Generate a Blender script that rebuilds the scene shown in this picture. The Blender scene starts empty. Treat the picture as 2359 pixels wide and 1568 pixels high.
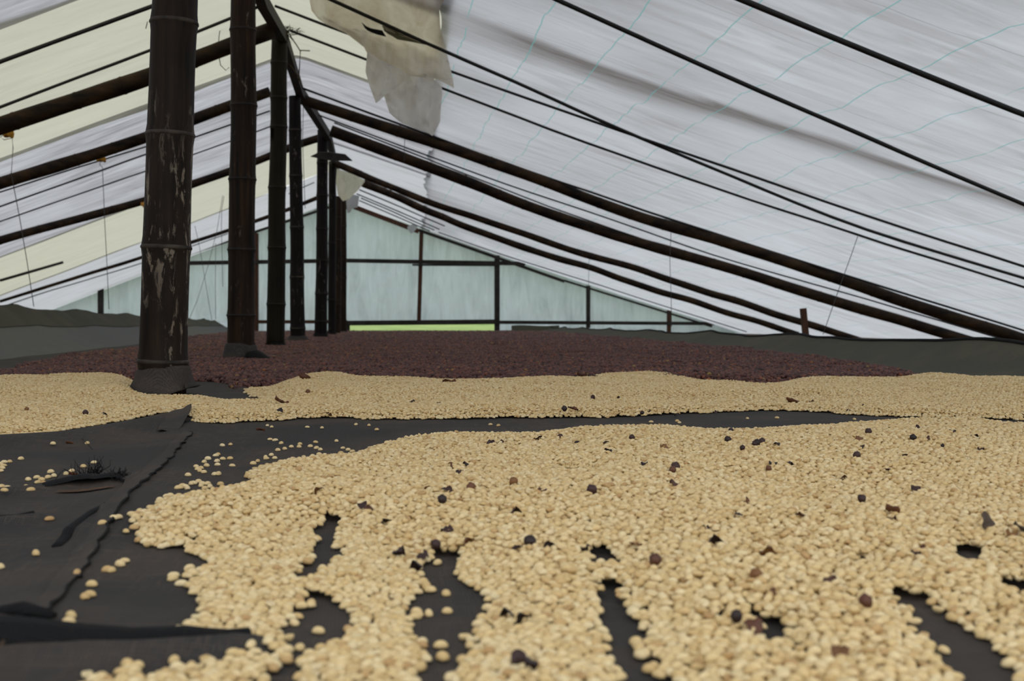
import bpy, math, random
import numpy as np
from mathutils import Vector

random.seed(7)
RNG = np.random.default_rng(11)
SC = bpy.context.scene
COL = SC.collection

# ------------------------------------------------------------------ camera, sky, exposure
IW, IH = 2359, 1568
FPX = 2779.0            # focal length in photo pixels
YAW = math.radians(6.36)
HOR, CX = 738.0, 1179.5
CAM = Vector((0.0, 0.0, 0.246))
cam_d = bpy.data.cameras.new('camera')
cam_d.sensor_width = 36.0
cam_d.lens = 36.0 * FPX / IW
cam_d.shift_y = (HOR - IH / 2) / IW * 1.0
cam_d.clip_start, cam_d.clip_end = 0.05, 500
cam_d.dof.use_dof = True
cam_d.dof.focus_distance = 2.6
cam_d.dof.aperture_fstop = 9.0
cam = bpy.data.objects.new('camera', cam_d)
COL.objects.link(cam)
cam.location = CAM
cam.rotation_euler = (math.radians(90), 0, -YAW)
SC.camera = cam

world = bpy.data.worlds.new('overcast_sky')
SC.world = world
world.use_nodes = True
wn = world.node_tree
bg = wn.nodes['Background']
bg.inputs['Color'].default_value = (0.93, 0.965, 1.0, 1)
bg.inputs['Strength'].default_value = 1.0

vs = SC.view_settings
vs.view_transform = 'Standard'
vs.look = 'None'
vs.gamma = 1.0
vs.use_curve_mapping = False
vs.exposure = 0.54

# ------------------------------------------------------------------ picking points in the place from the photo
CT, ST = math.cos(YAW), math.sin(YAW)
XR, ZR = -0.80, 2.70          # ridge line: x and height above the drying bed

def ray(px, py):
    u = (px - CX) / FPX
    return np.array([u * CT + ST, CT - u * ST, (HOR - py) / FPX])

def on_bed(px, py, z=0.0):
    d = ray(px, py)
    t = (z - CAM.z) / d[2]
    return np.array([d[0] * t, d[1] * t, z])

def on_y(px, py, Y):
    d = ray(px, py)
    t = Y / d[1]
    return np.array([d[0] * t, Y, CAM.z + d[2] * t])

def roof_z(x):
    d = np.asarray(x, float) - XR
    return np.where(d >= 0, ZR - 0.345 * d + 0.0028 * d * d, ZR + 0.40 * d)

def on_roof(px, py, off=0.0, tmax=45.0):
    d = ray(px, py)
    t = np.linspace(1.0, tmax, 6000)
    f = CAM.z + d[2] * t - (roof_z(d[0] * t) - off)
    k = np.where((f[:-1] < 0) & (f[1:] >= 0))[0]
    tt = t[k[0]] if len(k) else tmax
    return np.array([d[0] * tt, d[1] * tt, CAM.z + d[2] * tt])

def project(X, Y, Z=0.0):
    xc = X * CT - Y * ST
    zc = X * ST + Y * CT
    return CX + FPX * xc / zc, HOR - FPX * (Z - CAM.z) / zc, zc

# ------------------------------------------------------------------ object helpers
def tag(o, label=None, cat=None, group=None, kind=None):
    if label: o['label'] = label
    if cat: o['category'] = cat
    if group: o['group'] = group
    if kind: o['kind'] = kind
    return o

def empty(name, loc=(0, 0, 0)):
    o = bpy.data.objects.new(name, None)
    o.empty_display_size = 0.1
    COL.objects.link(o)
    o.location = loc
    return o

def mesh_data(name, verts, faces, mat=None, smooth=True):
    me = bpy.data.meshes.new(name)
    me.from_pydata([tuple(map(float, v)) for v in verts], [], [tuple(map(int, f)) for f in faces])
    if mat: me.materials.append(mat)
    if smooth and len(me.polygons):
        me.polygons.foreach_set('use_smooth', [True] * len(me.polygons))
    me.update()
    return me

def obj(name, me, parent=None, loc=None):
    o = bpy.data.objects.new(name, me)
    COL.objects.link(o)
    if parent is not None:
        o.parent = parent
        o.location = -parent.location if loc is None else loc
    elif loc is not None:
        o.location = loc
    return o

def build(name, vf, mat, parent=None, smooth=True):
    return obj(name, mesh_data(name, vf[0], vf[1], mat, smooth), parent)

def rebase(o, loc):
    """put a mesh object's origin at loc without moving its geometry"""
    loc = Vector(loc)
    for v in o.data.vertices:
        v.co -= loc
    o.location = loc
    return o

def tube(pts, radii, seg=8, caps=True, ell=1.0):
    pts = [np.asarray(p, float) for p in pts]
    n = len(pts)
    if not hasattr(radii, '__len__'):
        radii = [radii] * n
    V, F = [], []
    t0 = pts[1] - pts[0]
    up = np.array([0, 0, 1.0]) if abs(t0[2]) < 0.9 * np.linalg.norm(t0) else np.array([1.0, 0, 0])
    for i in range(n):
        t = pts[min(i + 1, n - 1)] - pts[max(i - 1, 0)]
        t = t / (np.linalg.norm(t) + 1e-9)
        a = np.cross(t, up); a /= np.linalg.norm(a) + 1e-9
        b = np.cross(a, t)
        for k in range(seg):
            an = 2 * math.pi * k / seg
            V.append(pts[i] + radii[i] * (math.cos(an) * a + ell * math.sin(an) * b))
    for i in range(n - 1):
        for k in range(seg):
            k2 = (k + 1) % seg
            F.append((i * seg + k, i * seg + k2, (i + 1) * seg + k2, (i + 1) * seg + k))
    if caps:
        F.append(tuple(range(seg - 1, -1, -1)))
        F.append(tuple((n - 1) * seg + k for k in range(seg)))
    return V, F

def merge(*vfs):
    V, F = [], []
    for v, f in vfs:
        o = len(V)
        V += list(v)
        F += [tuple(i + o for i in q) for q in f]
    return V, F

def resample(pts, step):
    pts = [np.asarray(p, float) for p in pts]
    out = [pts[0]]
    for a, b in zip(pts[:-1], pts[1:]):
        n = max(1, int(np.linalg.norm(b - a) / step))
        for k in range(1, n + 1):
            out.append(a + (b - a) * k / n)
    return out

def bar(a, b, w, h):
    """rectangular bar between two points, w across, h high"""
    a, b = np.asarray(a, float), np.asarray(b, float)
    t = (b - a) / np.linalg.norm(b - a)
    up = np.array([0, 0, 1.0]) if abs(t[2]) < 0.9 else np.array([0, 1.0, 0])
    s = np.cross(t, up); s /= np.linalg.norm(s)
    u = np.cross(s, t)
    V = [p + sx * s * w / 2 + sy * u * h / 2 for p in (a, b) for sx, sy in ((-1, -1), (1, -1), (1, 1), (-1, 1))]
    F = [(3, 2, 1, 0), (4, 5, 6, 7)] + [(k, (k + 1) % 4, 4 + (k + 1) % 4, 4 + k) for k in range(4)]
    return V, F

def grid(nu, nv, fn):
    """fn(u, v) -> point, u, v in 0..1"""
    V = [fn(i / (nu - 1), j / (nv - 1)) for j in range(nv) for i in range(nu)]
    F = [(j * nu + i, j * nu + i + 1, (j + 1) * nu + i + 1, (j + 1) * nu + i) for j in range(nv - 1) for i in range(nu - 1)]
    return V, F

def add_mod_solid(o, th):
    m = o.modifiers.new('thickness', 'SOLIDIFY')
    m.thickness = th
    m.offset = 0
    return o

# smooth value noise
_P = RNG.random((256, 256))
def vnoise(x, y):
    x = np.asarray(x, float); y = np.asarray(y, float)
    xi = np.floor(x).astype(int); yi = np.floor(y).astype(int)
    fx = x - xi; fy = y - yi
    fx = fx * fx * (3 - 2 * fx); fy = fy * fy * (3 - 2 * fy)
    g = lambda a, b: _P[a % 256, b % 256]
    return ((g(xi, yi) * (1 - fx) + g(xi + 1, yi) * fx) * (1 - fy) + (g(xi, yi + 1) * (1 - fx) + g(xi + 1, yi + 1) * fx) * fy) * 2 - 1

# ------------------------------------------------------------------ materials
class NT:
    def __init__(self, name):
        self.m = bpy.data.materials.new(name)
        self.m.use_nodes = True
        self.t = self.m.node_tree
        self.b = self.t.nodes['Principled BSDF']
        self.out = self.t.nodes['Material Output']
    def n(self, typ, **kw):
        nd = self.t.nodes.new(typ)
        for k, v in kw.items():
            if k in nd.inputs.keys():
                nd.inputs[k].default_value = v
            else:
                setattr(nd, k, v)
        return nd
    def l(self, a, b):
        self.t.links.new(a, b)
    def coord(self, scale=(1, 1, 1), kind='Object', rot=(0, 0, 0)):
        tc = self.n('ShaderNodeTexCoord')
        mp = self.n('ShaderNodeMapping')
        mp.inputs['Scale'].default_value = scale
        mp.inputs['Rotation'].default_value = rot
        self.l(tc.outputs[kind], mp.inputs['Vector'])
        return mp.outputs['Vector']
    def noise(self, vec, scale, detail=4, rough=0.55, dist=0.0):
        nd = self.n('ShaderNodeTexNoise')
        nd.inputs['Scale'].default_value = scale
        nd.inputs['Detail'].default_value = detail
        nd.inputs['Roughness'].default_value = rough
        nd.inputs['Distortion'].default_value = dist
        self.l(vec, nd.inputs['Vector'])
        return nd.outputs['Fac']
    def ramp(self, fac, stops, interp='LINEAR'):
        r = self.n('ShaderNodeValToRGB')
        cr = r.color_ramp
        cr.interpolation = interp
        while len(cr.elements) < len(stops):
            cr.elements.new(0.5)
        for e, (p, c) in zip(cr.elements, stops):
            e.position = p
            e.color = (c[0], c[1], c[2], 1) if hasattr(c, '__len__') else (c, c, c, 1)
        self.l(fac, r.inputs['Fac'])
        return r.outputs['Color']
    def mix(self, fac, a, b, mode='MIX'):
        m = self.n('ShaderNodeMix', data_type='RGBA', blend_type=mode)
        for sock, v in ((m.inputs['Factor'], fac), (m.inputs[6], a), (m.inputs[7], b)):
            if hasattr(v, 'is_output'):
                self.l(v, sock)
            elif hasattr(v, '__len__'):
                sock.default_value = (v[0], v[1], v[2], 1)
            else:
                sock.default_value = v
        return m.outputs[2]
    def math(self, op, a, b=None):
        m = self.n('ShaderNodeMath', operation=op)
        for i, v in enumerate((a, b)):
            if v is None: continue
            if hasattr(v, 'is_output'): self.l(v, m.inputs[i])
            else: m.inputs[i].default_value = v
        return m.outputs[0]
    def bump(self, h, strength=0.3, dist=0.01):
        b = self.n('ShaderNodeBump')
        b.inputs['Strength'].default_value = strength
        b.inputs['Distance'].default_value = dist
        self.l(h, b.inputs['Height'])
        return b.outputs['Normal']
    def done(self, col=None, rough=0.7, normal=None, spec=0.3):
        if col is not None:
            if hasattr(col, 'is_output'): self.l(col, self.b.inputs['Base Color'])
            else: self.b.inputs['Base Color'].default_value = (col[0], col[1], col[2], 1)
        if hasattr(rough, 'is_output'): self.l(rough, self.b.inputs['Roughness'])
        else: self.b.inputs['Roughness'].default_value = rough
        self.b.inputs['Specular IOR Level'].default_value = spec
        if normal is not None: self.l(normal, self.b.inputs['Normal'])
        return self.m

def mat_bamboo(name, dark, mid, lichen=0.0, streak=1.0, lich_col=(0.20, 0.165, 0.125), axis='z'):
    t = NT(name)
    sc = (26, 26, 1.2) if axis == 'z' else (2.5, 7, 7)
    s = t.noise(t.coord(sc), 1.6, 5, 0.6)
    big = t.noise(t.coord((3, 3, 1.6) if axis == 'z' else (1.6, 3, 3)), 1.5, 3)
    col = t.mix(t.ramp(s, [(0.35, 0), (0.72, streak)]), dark, mid)
    col = t.mix(t.ramp(big, [(0.45, 0), (0.75, 0.8)]), col, tuple(c * 0.45 for c in dark))
    h = s
    if lichen > 0:
        lv = t.coord((14, 14, 3.2) if axis == 'z' else (3.2, 14, 14))
        l1 = t.noise(lv, 2.6, 10, 0.72, 0.8)
        l2 = t.noise(t.coord((2.4, 2.4, 0.9)), 1.3, 2)
        lm = t.math('MULTIPLY', t.ramp(l1, [(0.62 - 0.07 * lichen, 0), (0.66 - 0.07 * lichen, 1)]), t.ramp(l2, [(0.47, 0), (0.56, 1)]))
        col = t.mix(lm, col, lich_col)
    return t.done(col, 0.6, t.bump(h, 0.25, 0.004), 0.12)

def mat_plain(name, c1, c2, scale=8, rough=0.7, bump=0.2, spec=0.3, stretch=(1, 1, 1)):
    t = NT(name)
    s = t.noise(t.coord(stretch), scale, 6, 0.6)
    return t.done(t.mix(t.ramp(s, [(0.35, 0), (0.68, 1)]), c1, c2), rough, t.bump(s, bump, 0.01), spec)

def mat_plastic(name, base, dirt_col, dirt=0.6, threads=False, wall=False, trans=0.80, stain=False):
    """thin weathered greenhouse film: lets diffuse daylight through"""
    t = NT(name)
    # dirt washed along the slope (x), patchy
    st = t.noise(t.coord((0.9, 5, 0.9) if not wall else (5, 1, 0.9)), 1.3, 7, 0.58, 0.9)
    pt = t.noise(t.coord((0.5, 0.55, 0.5) if not wall else (0.9, 1, 0.9)), 1.2, 4, 0.6)
    sp = t.noise(t.coord((5, 14, 5) if not wall else (9, 9, 9)), 3.0, 6, 0.7)
    f1 = t.ramp(st, [(0.34, 0), (0.78, 1)])
    f2 = t.ramp(pt, [(0.32, 0.30), (0.60, 1)])
    f = t.math('MULTIPLY', t.math('MULTIPLY', f1, f2), dirt)
    f3 = t.math('MULTIPLY', t.ramp(sp, [(0.60, 0), (0.78, 1)]), dirt * 0.35)
    col = t.mix(f, base, dirt_col)
    col = t.mix(f3, col, tuple(c * 0.62 for c in dirt_col))
    if stain:
        at = t.n('ShaderNodeAttribute', attribute_name='dirt')
        nz = t.ramp(t.noise(t.coord((1.5, 12, 1.5)), 2.0, 6, 0.6), [(0.25, 0.75), (0.7, 1)])
        col = t.mix(t.math('MULTIPLY', at.outputs['Fac'], nz), col, (0.13, 0.115, 0.105))
    if threads:
        tc = t.n('ShaderNodeTexCoord')
        sx = t.n('ShaderNodeSeparateXYZ')
        t.l(tc.outputs['Object'], sx.inputs[0])
        wob = t.noise(t.coord((1, 1, 1)), 1.1, 3)
        for axis, per, wid, c, w in ((0, 0.43, 0.0035, (0.13, 0.34, 0.33), 0.10), (1, 0.83, 0.0045, (0.22, 0.20, 0.19), 0.22)):
            v = t.math('ADD', sx.outputs[axis], t.math('MULTIPLY', wob, w))
            fr = t.math('ABSOLUTE', t.math('SUBTRACT', t.math('FRACT', t.math('DIVIDE', v, per)), 0.5))
            line = t.math('LESS_THAN', fr, wid / per)
            brk = t.ramp(t.noise(t.coord((1, 1, 1)), 2.3 + axis, 3), [(0.30, 0), (0.40, 1)])
            col = t.mix(t.math('MULTIPLY', t.math('MULTIPLY', line, brk), 0.75 if axis == 0 else 0.5), col, c)
    wr = t.noise(t.coord((0.9, 5.0, 0.9) if not wall else (3, 1, 1.6)), 1.5, 5, 0.55, 0.6)
    nrm = t.bump(wr, 0.35, 0.06)
    tr = t.n('ShaderNodeBsdfTranslucent')
    df = t.n('ShaderNodeBsdfDiffuse')
    gl = t.n('ShaderNodeBsdfGlossy')
    gl.inputs['Roughness'].default_value = 0.38
    gl.inputs['Color'].default_value = (0.9, 0.9, 0.9, 1)
    t.l(col, tr.inputs['Color']); t.l(col, df.inputs['Color'])
    t.l(nrm, tr.inputs['Normal']); t.l(nrm, df.inputs['Normal']); t.l(nrm, gl.inputs['Normal'])
    m1 = t.n('ShaderNodeMixShader'); m1.inputs[0].default_value = trans
    t.l(df.outputs[0], m1.inputs[1]); t.l(tr.outputs[0], m1.inputs[2])
    m2 = t.n('ShaderNodeMixShader'); m2.inputs[0].default_value = 0.05
    t.l(m1.outputs[0], m2.inputs[1]); t.l(gl.outputs[0], m2.inputs[2])
    t.l(m2.outputs[0], t.out.inputs['Surface'])
    return t.m

def mat_net(name, c_dark, c_dust, trans=0.0, dust=0.55, weave=True):
    t = NT(name)
    big = t.noise(t.coord((1, 1, 1)), 3.2, 6, 0.62, 0.3)
    fine = t.noise(t.coord((60, 12, 20)), 4, 4, 0.6)
    col = t.mix(t.math('MULTIPLY', t.ramp(big, [(0.42, 0), (0.72, 1)]), dust), c_dark, c_dust)
    col = t.mix(t.math('MULTIPLY', t.ramp(fine, [(0.5, 0), (0.75, 1)]), 0.45), col, tuple(c * 1.9 for c in c_dark))
    spk = t.noise(t.coord((1, 1, 1)), 150, 2, 0.5)
    col = t.mix(t.ramp(spk, [(0.71, 0), (0.76, 0.55)]), col, (0.20, 0.12, 0.065))
    h = fine
    if weave:
        w1 = t.n('ShaderNodeTexWave', wave_type='BANDS', bands_direction='X')
        w1.inputs['Scale'].default_value = 100
        w1.inputs['Distortion'].default_value = 5
        w1.inputs['Detail'].default_value = 2
        w1.inputs['Detail Scale'].default_value = 0.06
        t.l(t.coord((1, 1, 1)), w1.inputs['Vector'])
        w2 = t.n('ShaderNodeTexWave', wave_type='BANDS', bands_direction='Y')
        w2.inputs['Scale'].default_value = 70
        w2.inputs['Distortion'].default_value = 4
        w2.inputs['Detail Scale'].default_value = 0.08
        t.l(t.coord((1, 1, 1)), w2.inputs['Vector'])
        h = t.math('ADD', w1.outputs['Fac'], w2.outputs['Fac'])
        w3 = t.noise(t.coord((90, 7, 30)), 2.4, 5, 0.62, 1.2)
        w4 = t.noise(t.coord((10, 70, 30)), 2.4, 4, 0.6, 0.8)
        patch = t.ramp(t.noise(t.coord((1, 1, 1)), 2.1, 3), [(0.4, 0.1), (0.65, 1)])
        col = t.mix(t.math('MULTIPLY', h, 0.36), t.mix(1.0, col, (0.75, 0.75, 0.75), 'MULTIPLY'), tuple(c * 2.4 for c in c_dark))
        col = t.mix(t.math('MULTIPLY', t.math('MULTIPLY', t.ramp(t.math('MAXIMUM', w3, w4), [(0.52, 0), (0.74, 1)]), patch), 0.55), col, tuple(c * 1.6 for c in c_dust))
    nrm = t.bump(h, 0.35, 0.0012)
    t.done(col, 0.75, nrm, 0.12)
    if trans > 0:
        tr = t.n('ShaderNodeBsdfTranslucent')
        tr.inputs['Color'].default_value = (0.17, 0.17, 0.11, 1)
        m = t.n('ShaderNodeMixShader'); m.inputs[0].default_value = trans
        t.l(t.b.outputs[0], m.inputs[1]); t.l(tr.outputs[0], m.inputs[2])
        t.l(m.outputs[0], t.out.inputs['Surface'])
    return t.m

def mat_random(name, stops, rough=0.5, spec=0.3, nscale=300, bump=0.2, interp='LINEAR', vary=0.25):
    t = NT(name)
    oi = t.n('ShaderNodeObjectInfo')
    col = t.ramp(oi.outputs['Random'], stops, interp)
    nz = t.noise(t.coord((1, 1, 1)), nscale, 4, 0.6)
    col = t.mix(t.math('MULTIPLY', t.ramp(nz, [(0.4, 0), (0.75, 1)]), vary), col, tuple(c * 0.55 for c in stops[0][1]))
    return t.done(col, rough, t.bump(nz, bump, 0.0006), spec)

M = {}
M['bamboo_lichen'] = mat_bamboo('bamboo_lichen', (0.008, 0.006, 0.0045), (0.036, 0.022, 0.013), 1.0, 0.8)
M['bamboo_brown'] = mat_bamboo('bamboo_brown', (0.006, 0.0045, 0.003), (0.038, 0.019, 0.008), 0.25, 1.0, (0.13, 0.10, 0.075))
M['bamboo_olive'] = mat_bamboo('bamboo_olive', (0.008, 0.0065, 0.003), (0.020, 0.014, 0.006), 0.0, 0.9)
M['bamboo_black'] = mat_bamboo('bamboo_black', (0.006, 0.0045, 0.004), (0.018, 0.012, 0.010), 0.45, 0.8, (0.11, 0.09, 0.08))
M['rafter'] = mat_bamboo('rafter_bamboo', (0.009, 0.0065, 0.005), (0.062, 0.034, 0.015), 0.0, 1.0, (0.15, 0.11, 0.07), 'x')
M['node'] = mat_plain('bamboo_node', (0.012, 0.009, 0.007), (0.075, 0.060, 0.045), 14, 0.7)
M['node_dark'] = mat_plain('bamboo_node_dark', (0.007, 0.005, 0.004), (0.024, 0.017, 0.011), 14, 0.7)
M['wood'] = mat_plain('weathered_wood', (0.016, 0.014, 0.012), (0.045, 0.038, 0.031), 6, 0.75, 0.3, 0.3, (1, 12, 1))
M['redwood'] = mat_plain('reddish_wood', (0.045, 0.020, 0.012), (0.11, 0.045, 0.022), 6, 0.75, 0.3, 0.3, (8, 8, 1))
M['cable'] = mat_plain('black_cable', (0.006, 0.006, 0.006), (0.018, 0.017, 0.016), 20, 0.5, 0.05, 0.4)
M['string'] = mat_plain('grey_string', (0.05, 0.05, 0.05), (0.10, 0.10, 0.095), 50, 0.8, 0.1)
M['orange'] = mat_plain('orange_knot', (0.42, 0.18, 0.02), (0.70, 0.36, 0.05), 60, 0.7)
M['twig'] = mat_plain('dry_twig', (0.035, 0.026, 0.018), (0.11, 0.08, 0.05), 40, 0.85)
M['sheet_grey'] = mat_plastic('roof_film_grey', (0.492, 0.492, 0.506), (0.175, 0.166, 0.170), 1.0)
M['sheet_cream'] = mat_plastic('roof_film_cream', (0.546, 0.535, 0.423), (0.396, 0.380, 0.301), 0.6)
M['sheet_white'] = mat_plastic('roof_film_white', (0.523, 0.530, 0.538), (0.332, 0.316, 0.305), 0.8)
M['sheet_right'] = mat_plastic('roof_film_right', (0.546, 0.562, 0.581), (0.316, 0.297, 0.289), 0.8, threads=True, stain=True)
M['sheet_wall'] = mat_plastic('wall_film', (0.533, 0.585, 0.649), (0.310, 0.353, 0.387), 0.95, wall=True)
M['sheet_rag'] = mat_plastic('torn_film', (0.96, 0.95, 0.94), (0.55, 0.48, 0.40), 0.6, wall=True, trans=0.5)
M['sheet_rag_stained'] = mat_plastic('torn_film_stained', (0.95, 0.91, 0.82), (0.52, 0.40, 0.26), 0.9, wall=True, trans=0.55)
M['sheet_rag_cream'] = mat_plastic('torn_film_cream', (0.88, 0.86, 0.69), (0.6, 0.57, 0.45), 0.5, wall=True, trans=0.5)
M['net'] = mat_net('black_shade_net', (0.027, 0.0255, 0.0245), (0.115, 0.080, 0.053), 0.0, 0.8)
M['net_hem'] = mat_net('dusty_net_hem', (0.034, 0.030, 0.027), (0.105, 0.078, 0.056), 0.0, 0.9)
M['net_black'] = mat_net('black_net_and_fold_shade', (0.005, 0.005, 0.0055), (0.013, 0.012, 0.010), 0.0, 0.4)  # near-black net; on the folds the colour also paints in shade
M['net_side'] = mat_net('side_net', (0.105, 0.104, 0.080), (0.17, 0.145, 0.10), 0.35, 0.7, False)
M['net_side_grey'] = mat_net('side_net_grey', (0.18, 0.185, 0.185), (0.23, 0.21, 0.18), 0.35, 0.6, False)
M['earth'] = mat_plain('packed_earth', (0.085, 0.055, 0.032), (0.17, 0.12, 0.075), 5, 0.9, 0.4)
M['grass'] = mat_plain('lawn_grass', (0.17, 0.27, 0.055), (0.33, 0.42, 0.12), 1.4, 0.9, 0.5)
M['rust'] = mat_plain('exposed_soil', (0.05, 0.026, 0.012), (0.13, 0.065, 0.028), 90, 0.9)
M['bean'] = mat_random('parchment_bean', [(0.0, (0.48, 0.29, 0.12)), (0.07, (0.62, 0.43, 0.19)), (0.35, (0.70, 0.515, 0.245)), (0.7, (0.755, 0.575, 0.30)), (1.0, (0.79, 0.64, 0.37))], 0.5, 0.3, 260, 0.15, vary=0.3)
M['cherry'] = mat_random('dried_cherry', [(0.0, (0.050, 0.023, 0.021)), (0.45, (0.108, 0.047, 0.039)), (0.85, (0.165, 0.068, 0.051)), (0.975, (0.25, 0.085, 0.046)), (0.992, (0.34, 0.13, 0.04)), (1.0, (0.30, 0.21, 0.06))], 0.5, 0.22, 200, 0.7, vary=0.4)
M['husk'] = mat_random('dark_husk', [(0.0, (0.018, 0.012, 0.012)), (0.6, (0.05, 0.022, 0.018)), (0.85, (0.12, 0.045, 0.022)), (1.0, (0.22, 0.10, 0.03))], 0.5, 0.35, 200, 0.5)
M['leaf'] = mat_plain('dry_leaf', (0.07, 0.024, 0.010), (0.16, 0.06, 0.022), 50, 0.7)
M['bark'] = mat_plain('bark_chip', (0.06, 0.042, 0.032), (0.13, 0.095, 0.07), 60, 0.85)
def mat_pile(name, a, b, c, scale):
    t = NT(name)
    v = t.n('ShaderNodeTexVoronoi', feature='F1')
    v.inputs['Scale'].default_value = scale
    t.l(t.coord((1, 1.3, 1)), v.inputs['Vector'])
    sx = t.n('ShaderNodeSeparateColor'); t.l(v.outputs['Color'], sx.inputs[0])
    col = t.ramp(sx.outputs[0], [(0.0, a), (0.6, b), (1.0, c)])
    return t.done(col, 0.7, t.bump(t.math('SUBTRACT', 1.0, t.math('MULTIPLY', v.outputs['Distance'], 1.0)), 1.0, 0.006))
M['bean_pile'] = mat_pile('bean_pile', (0.52, 0.34, 0.15), (0.68, 0.50, 0.25), (0.74, 0.57, 0.31), 110)
M['cherry_pile'] = mat_pile('cherry_pile', (0.028, 0.014, 0.013), (0.065, 0.030, 0.026), (0.12, 0.048, 0.034), 80)

# ------------------------------------------------------------------ ground
YB = 25.0                                    # back wall
g = obj('floor', mesh_data('floor', [(-9, -6, -0.03), (9, -6, -0.03), (9, YB, -0.03), (-9, YB, -0.03)], [(0, 1, 2, 3)], M['earth'], False))
tag(g, 'bare earth floor under the drying shed', kind='structure')
def lawn_pt(u, v):
    y = YB + 140 * v ** 1.8
    return ((u - 0.5) * (40 + 160 * v), y, -0.03 + 0.020 * (y - YB) + 0.03 * float(vnoise(u * 30, y * 0.7)))
g = build('lawn', grid(40, 40, lawn_pt), M['grass'])
tag(g, 'bright green lawn seen through the gap under the end wall', kind='structure')

# ------------------------------------------------------------------ roof film
YF = 0.6  # roof's front edge, cut short out of view to brighten the beans
roof = empty('ceiling', (0, 10, 2.6))
tag(roof, 'translucent weathered plastic film roof of the shed', kind='structure')

def edge_x(y):      # free lower edge of the ridge strips / upper edge of the right-hand film
    return 0.42 + 0.028 * np.clip(y - 8, 0, 30)

def sheet(name, x0, x1, y0, y1, mat, lift, nx=60, ny=60, amp=0.02, wob=0.03, dirt=False, seed=0.0):
    V = np.zeros((ny, nx, 3))
    U, W = np.meshgrid(np.linspace(0, 1, nx), np.linspace(0, 1, ny))
    Y = y0 + (y1 - y0) * W
    if wob:
        Y = Y + wob * vnoise(U * 9 + seed, W * 0 + seed) * (np.abs(W - 0.5) * 2) ** 6
    a = x0(Y) if callable(x0) else x0
    b = x1(Y) if callable(x1) else x1
    X = a + (b - a) * U
    Z = roof_z(X) + lift
    Z = Z + amp * vnoise(X * 0.7 + seed, Y * 1.9) + amp * 0.5 * vnoise(X * 1.2 + 9, Y * 6 + seed)
    d = np.abs(X - XR)
    Z = np.where(d < 0.10, Z - 0.03 * (1 - d / 0.10), Z)      # rounded over the ridge
    V = np.stack([X, Y, Z], -1).reshape(-1, 3)
    F = [(j * nx + i, j * nx + i + 1, (j + 1) * nx + i + 1, (j + 1) * nx + i) for j in range(ny - 1) for i in range(nx - 1)]
    o = build(name, (V, F), mat, roof)
    if dirt:
        x, y = V[:, 0], V[:, 1]
        yc = 7.95 - 0.055 * np.clip(x - 1.6, 0, 9) ** 1.6 + 0.05 * vnoise(x * 2, x * 0)
        band = np.exp(-np.where(y < yc, ((y - yc) / 0.05) ** 2, ((y - yc) / (0.42 - 0.045 * np.clip(x, 0, 7))) ** 2)) * np.clip((x - 0.3) / 0.8, 0, 1) * 0.9
        blot = np.clip(1.0 - (x - 0.3) / 4.2, 0, 1) * (0.40 + 0.30 * vnoise(x * 0.9 + 3, y * 0.8) + 0.12 * vnoise(x * 2.2, y * 2.5))
        low = np.exp(-((x - 2.3 - 0.1 * (y - 10)) / 0.25) ** 2) * 0.0
        at = o.data.attributes.new('dirt', 'FLOAT', 'POINT')
        at.data.foreach_set('value', np.clip(band + blot + low, 0, 1).astype(np.float32))
    return o

strips = [(YF, 8.05, 'sheet_grey'), (7.90, 11.50, 'sheet_cream'), (11.34, 16.65, 'sheet_grey'), (16.48, 20.35, 'sheet_cream'), (20.18, YB + 0.4, 'sheet_white')]
for k, (y0, y1, m) in enumerate(strips):
    sheet('roof_sheet', -7.3, (lambda y: edge_x(y) + 0.07) if k != 3 else XR + 0.12, y0, y1, M[m], 0.045 + 0.012 * (k % 2), 90, 50, 0.018, 0.06, seed=k * 3.7)
sheet('roof_sheet', XR + 0.05, lambda y: edge_x(y) + 0.07, 16.48, 20.35, M['sheet_white'], 0.075, 30, 40, 0.018, 0.03, seed=23.0)
sheet('roof_sheet', lambda y: edge_x(y) + 0.05 * vnoise(y * 1.3, y * 0) + 0.02 * vnoise(y * 6, y * 0), 8.2, YF, YB + 0.4, M['sheet_right'], 0.02, 160, 260, 0.022, 0.0, True, seed=41.0)

# ------------------------------------------------------------------ back wall
wall = empty('wall_back', (0, YB, 0))
tag(wall, 'end wall of pale blue film on a timber frame', kind='structure')
def wx(px): return float(on_y(px, 700, YB)[0])
def wz(px, py): return float(on_y(px, py, YB)[2])
xs = [wx(p) for p in (-250, 60, 232, 420, 592, 800, 968, 1146, 1355, 1541, 1760, 1980)]
zl, zu = wz(900, 742), wz(900, 604)
def film(x0, x1, z0, z1a, z1b, seed):
    def fn(u, v):
        x = x0 + (x1 - x0) * u
        top = z1a + (z1b - z1a) * u if z1a is not None else float(roof_z(x)) + 0.03
        top = max(top, z0 + 0.01)
        z = z0 + (top - z0) * v
        s = 0.03 * math.sin(math.pi * u) * math.sin(math.pi * v)
        y = YB + 0.05 + s + 0.012 * float(vnoise(x * 2.0 + z * 2 + seed, z * 1.3)) + 0.006 * float(vnoise(x * 7 - z * 6, z * 3 + seed))
        return (x, y, z)
    return build('plastic_panel', grid(16, 16, fn), M['sheet_wall'], wall)
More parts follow.
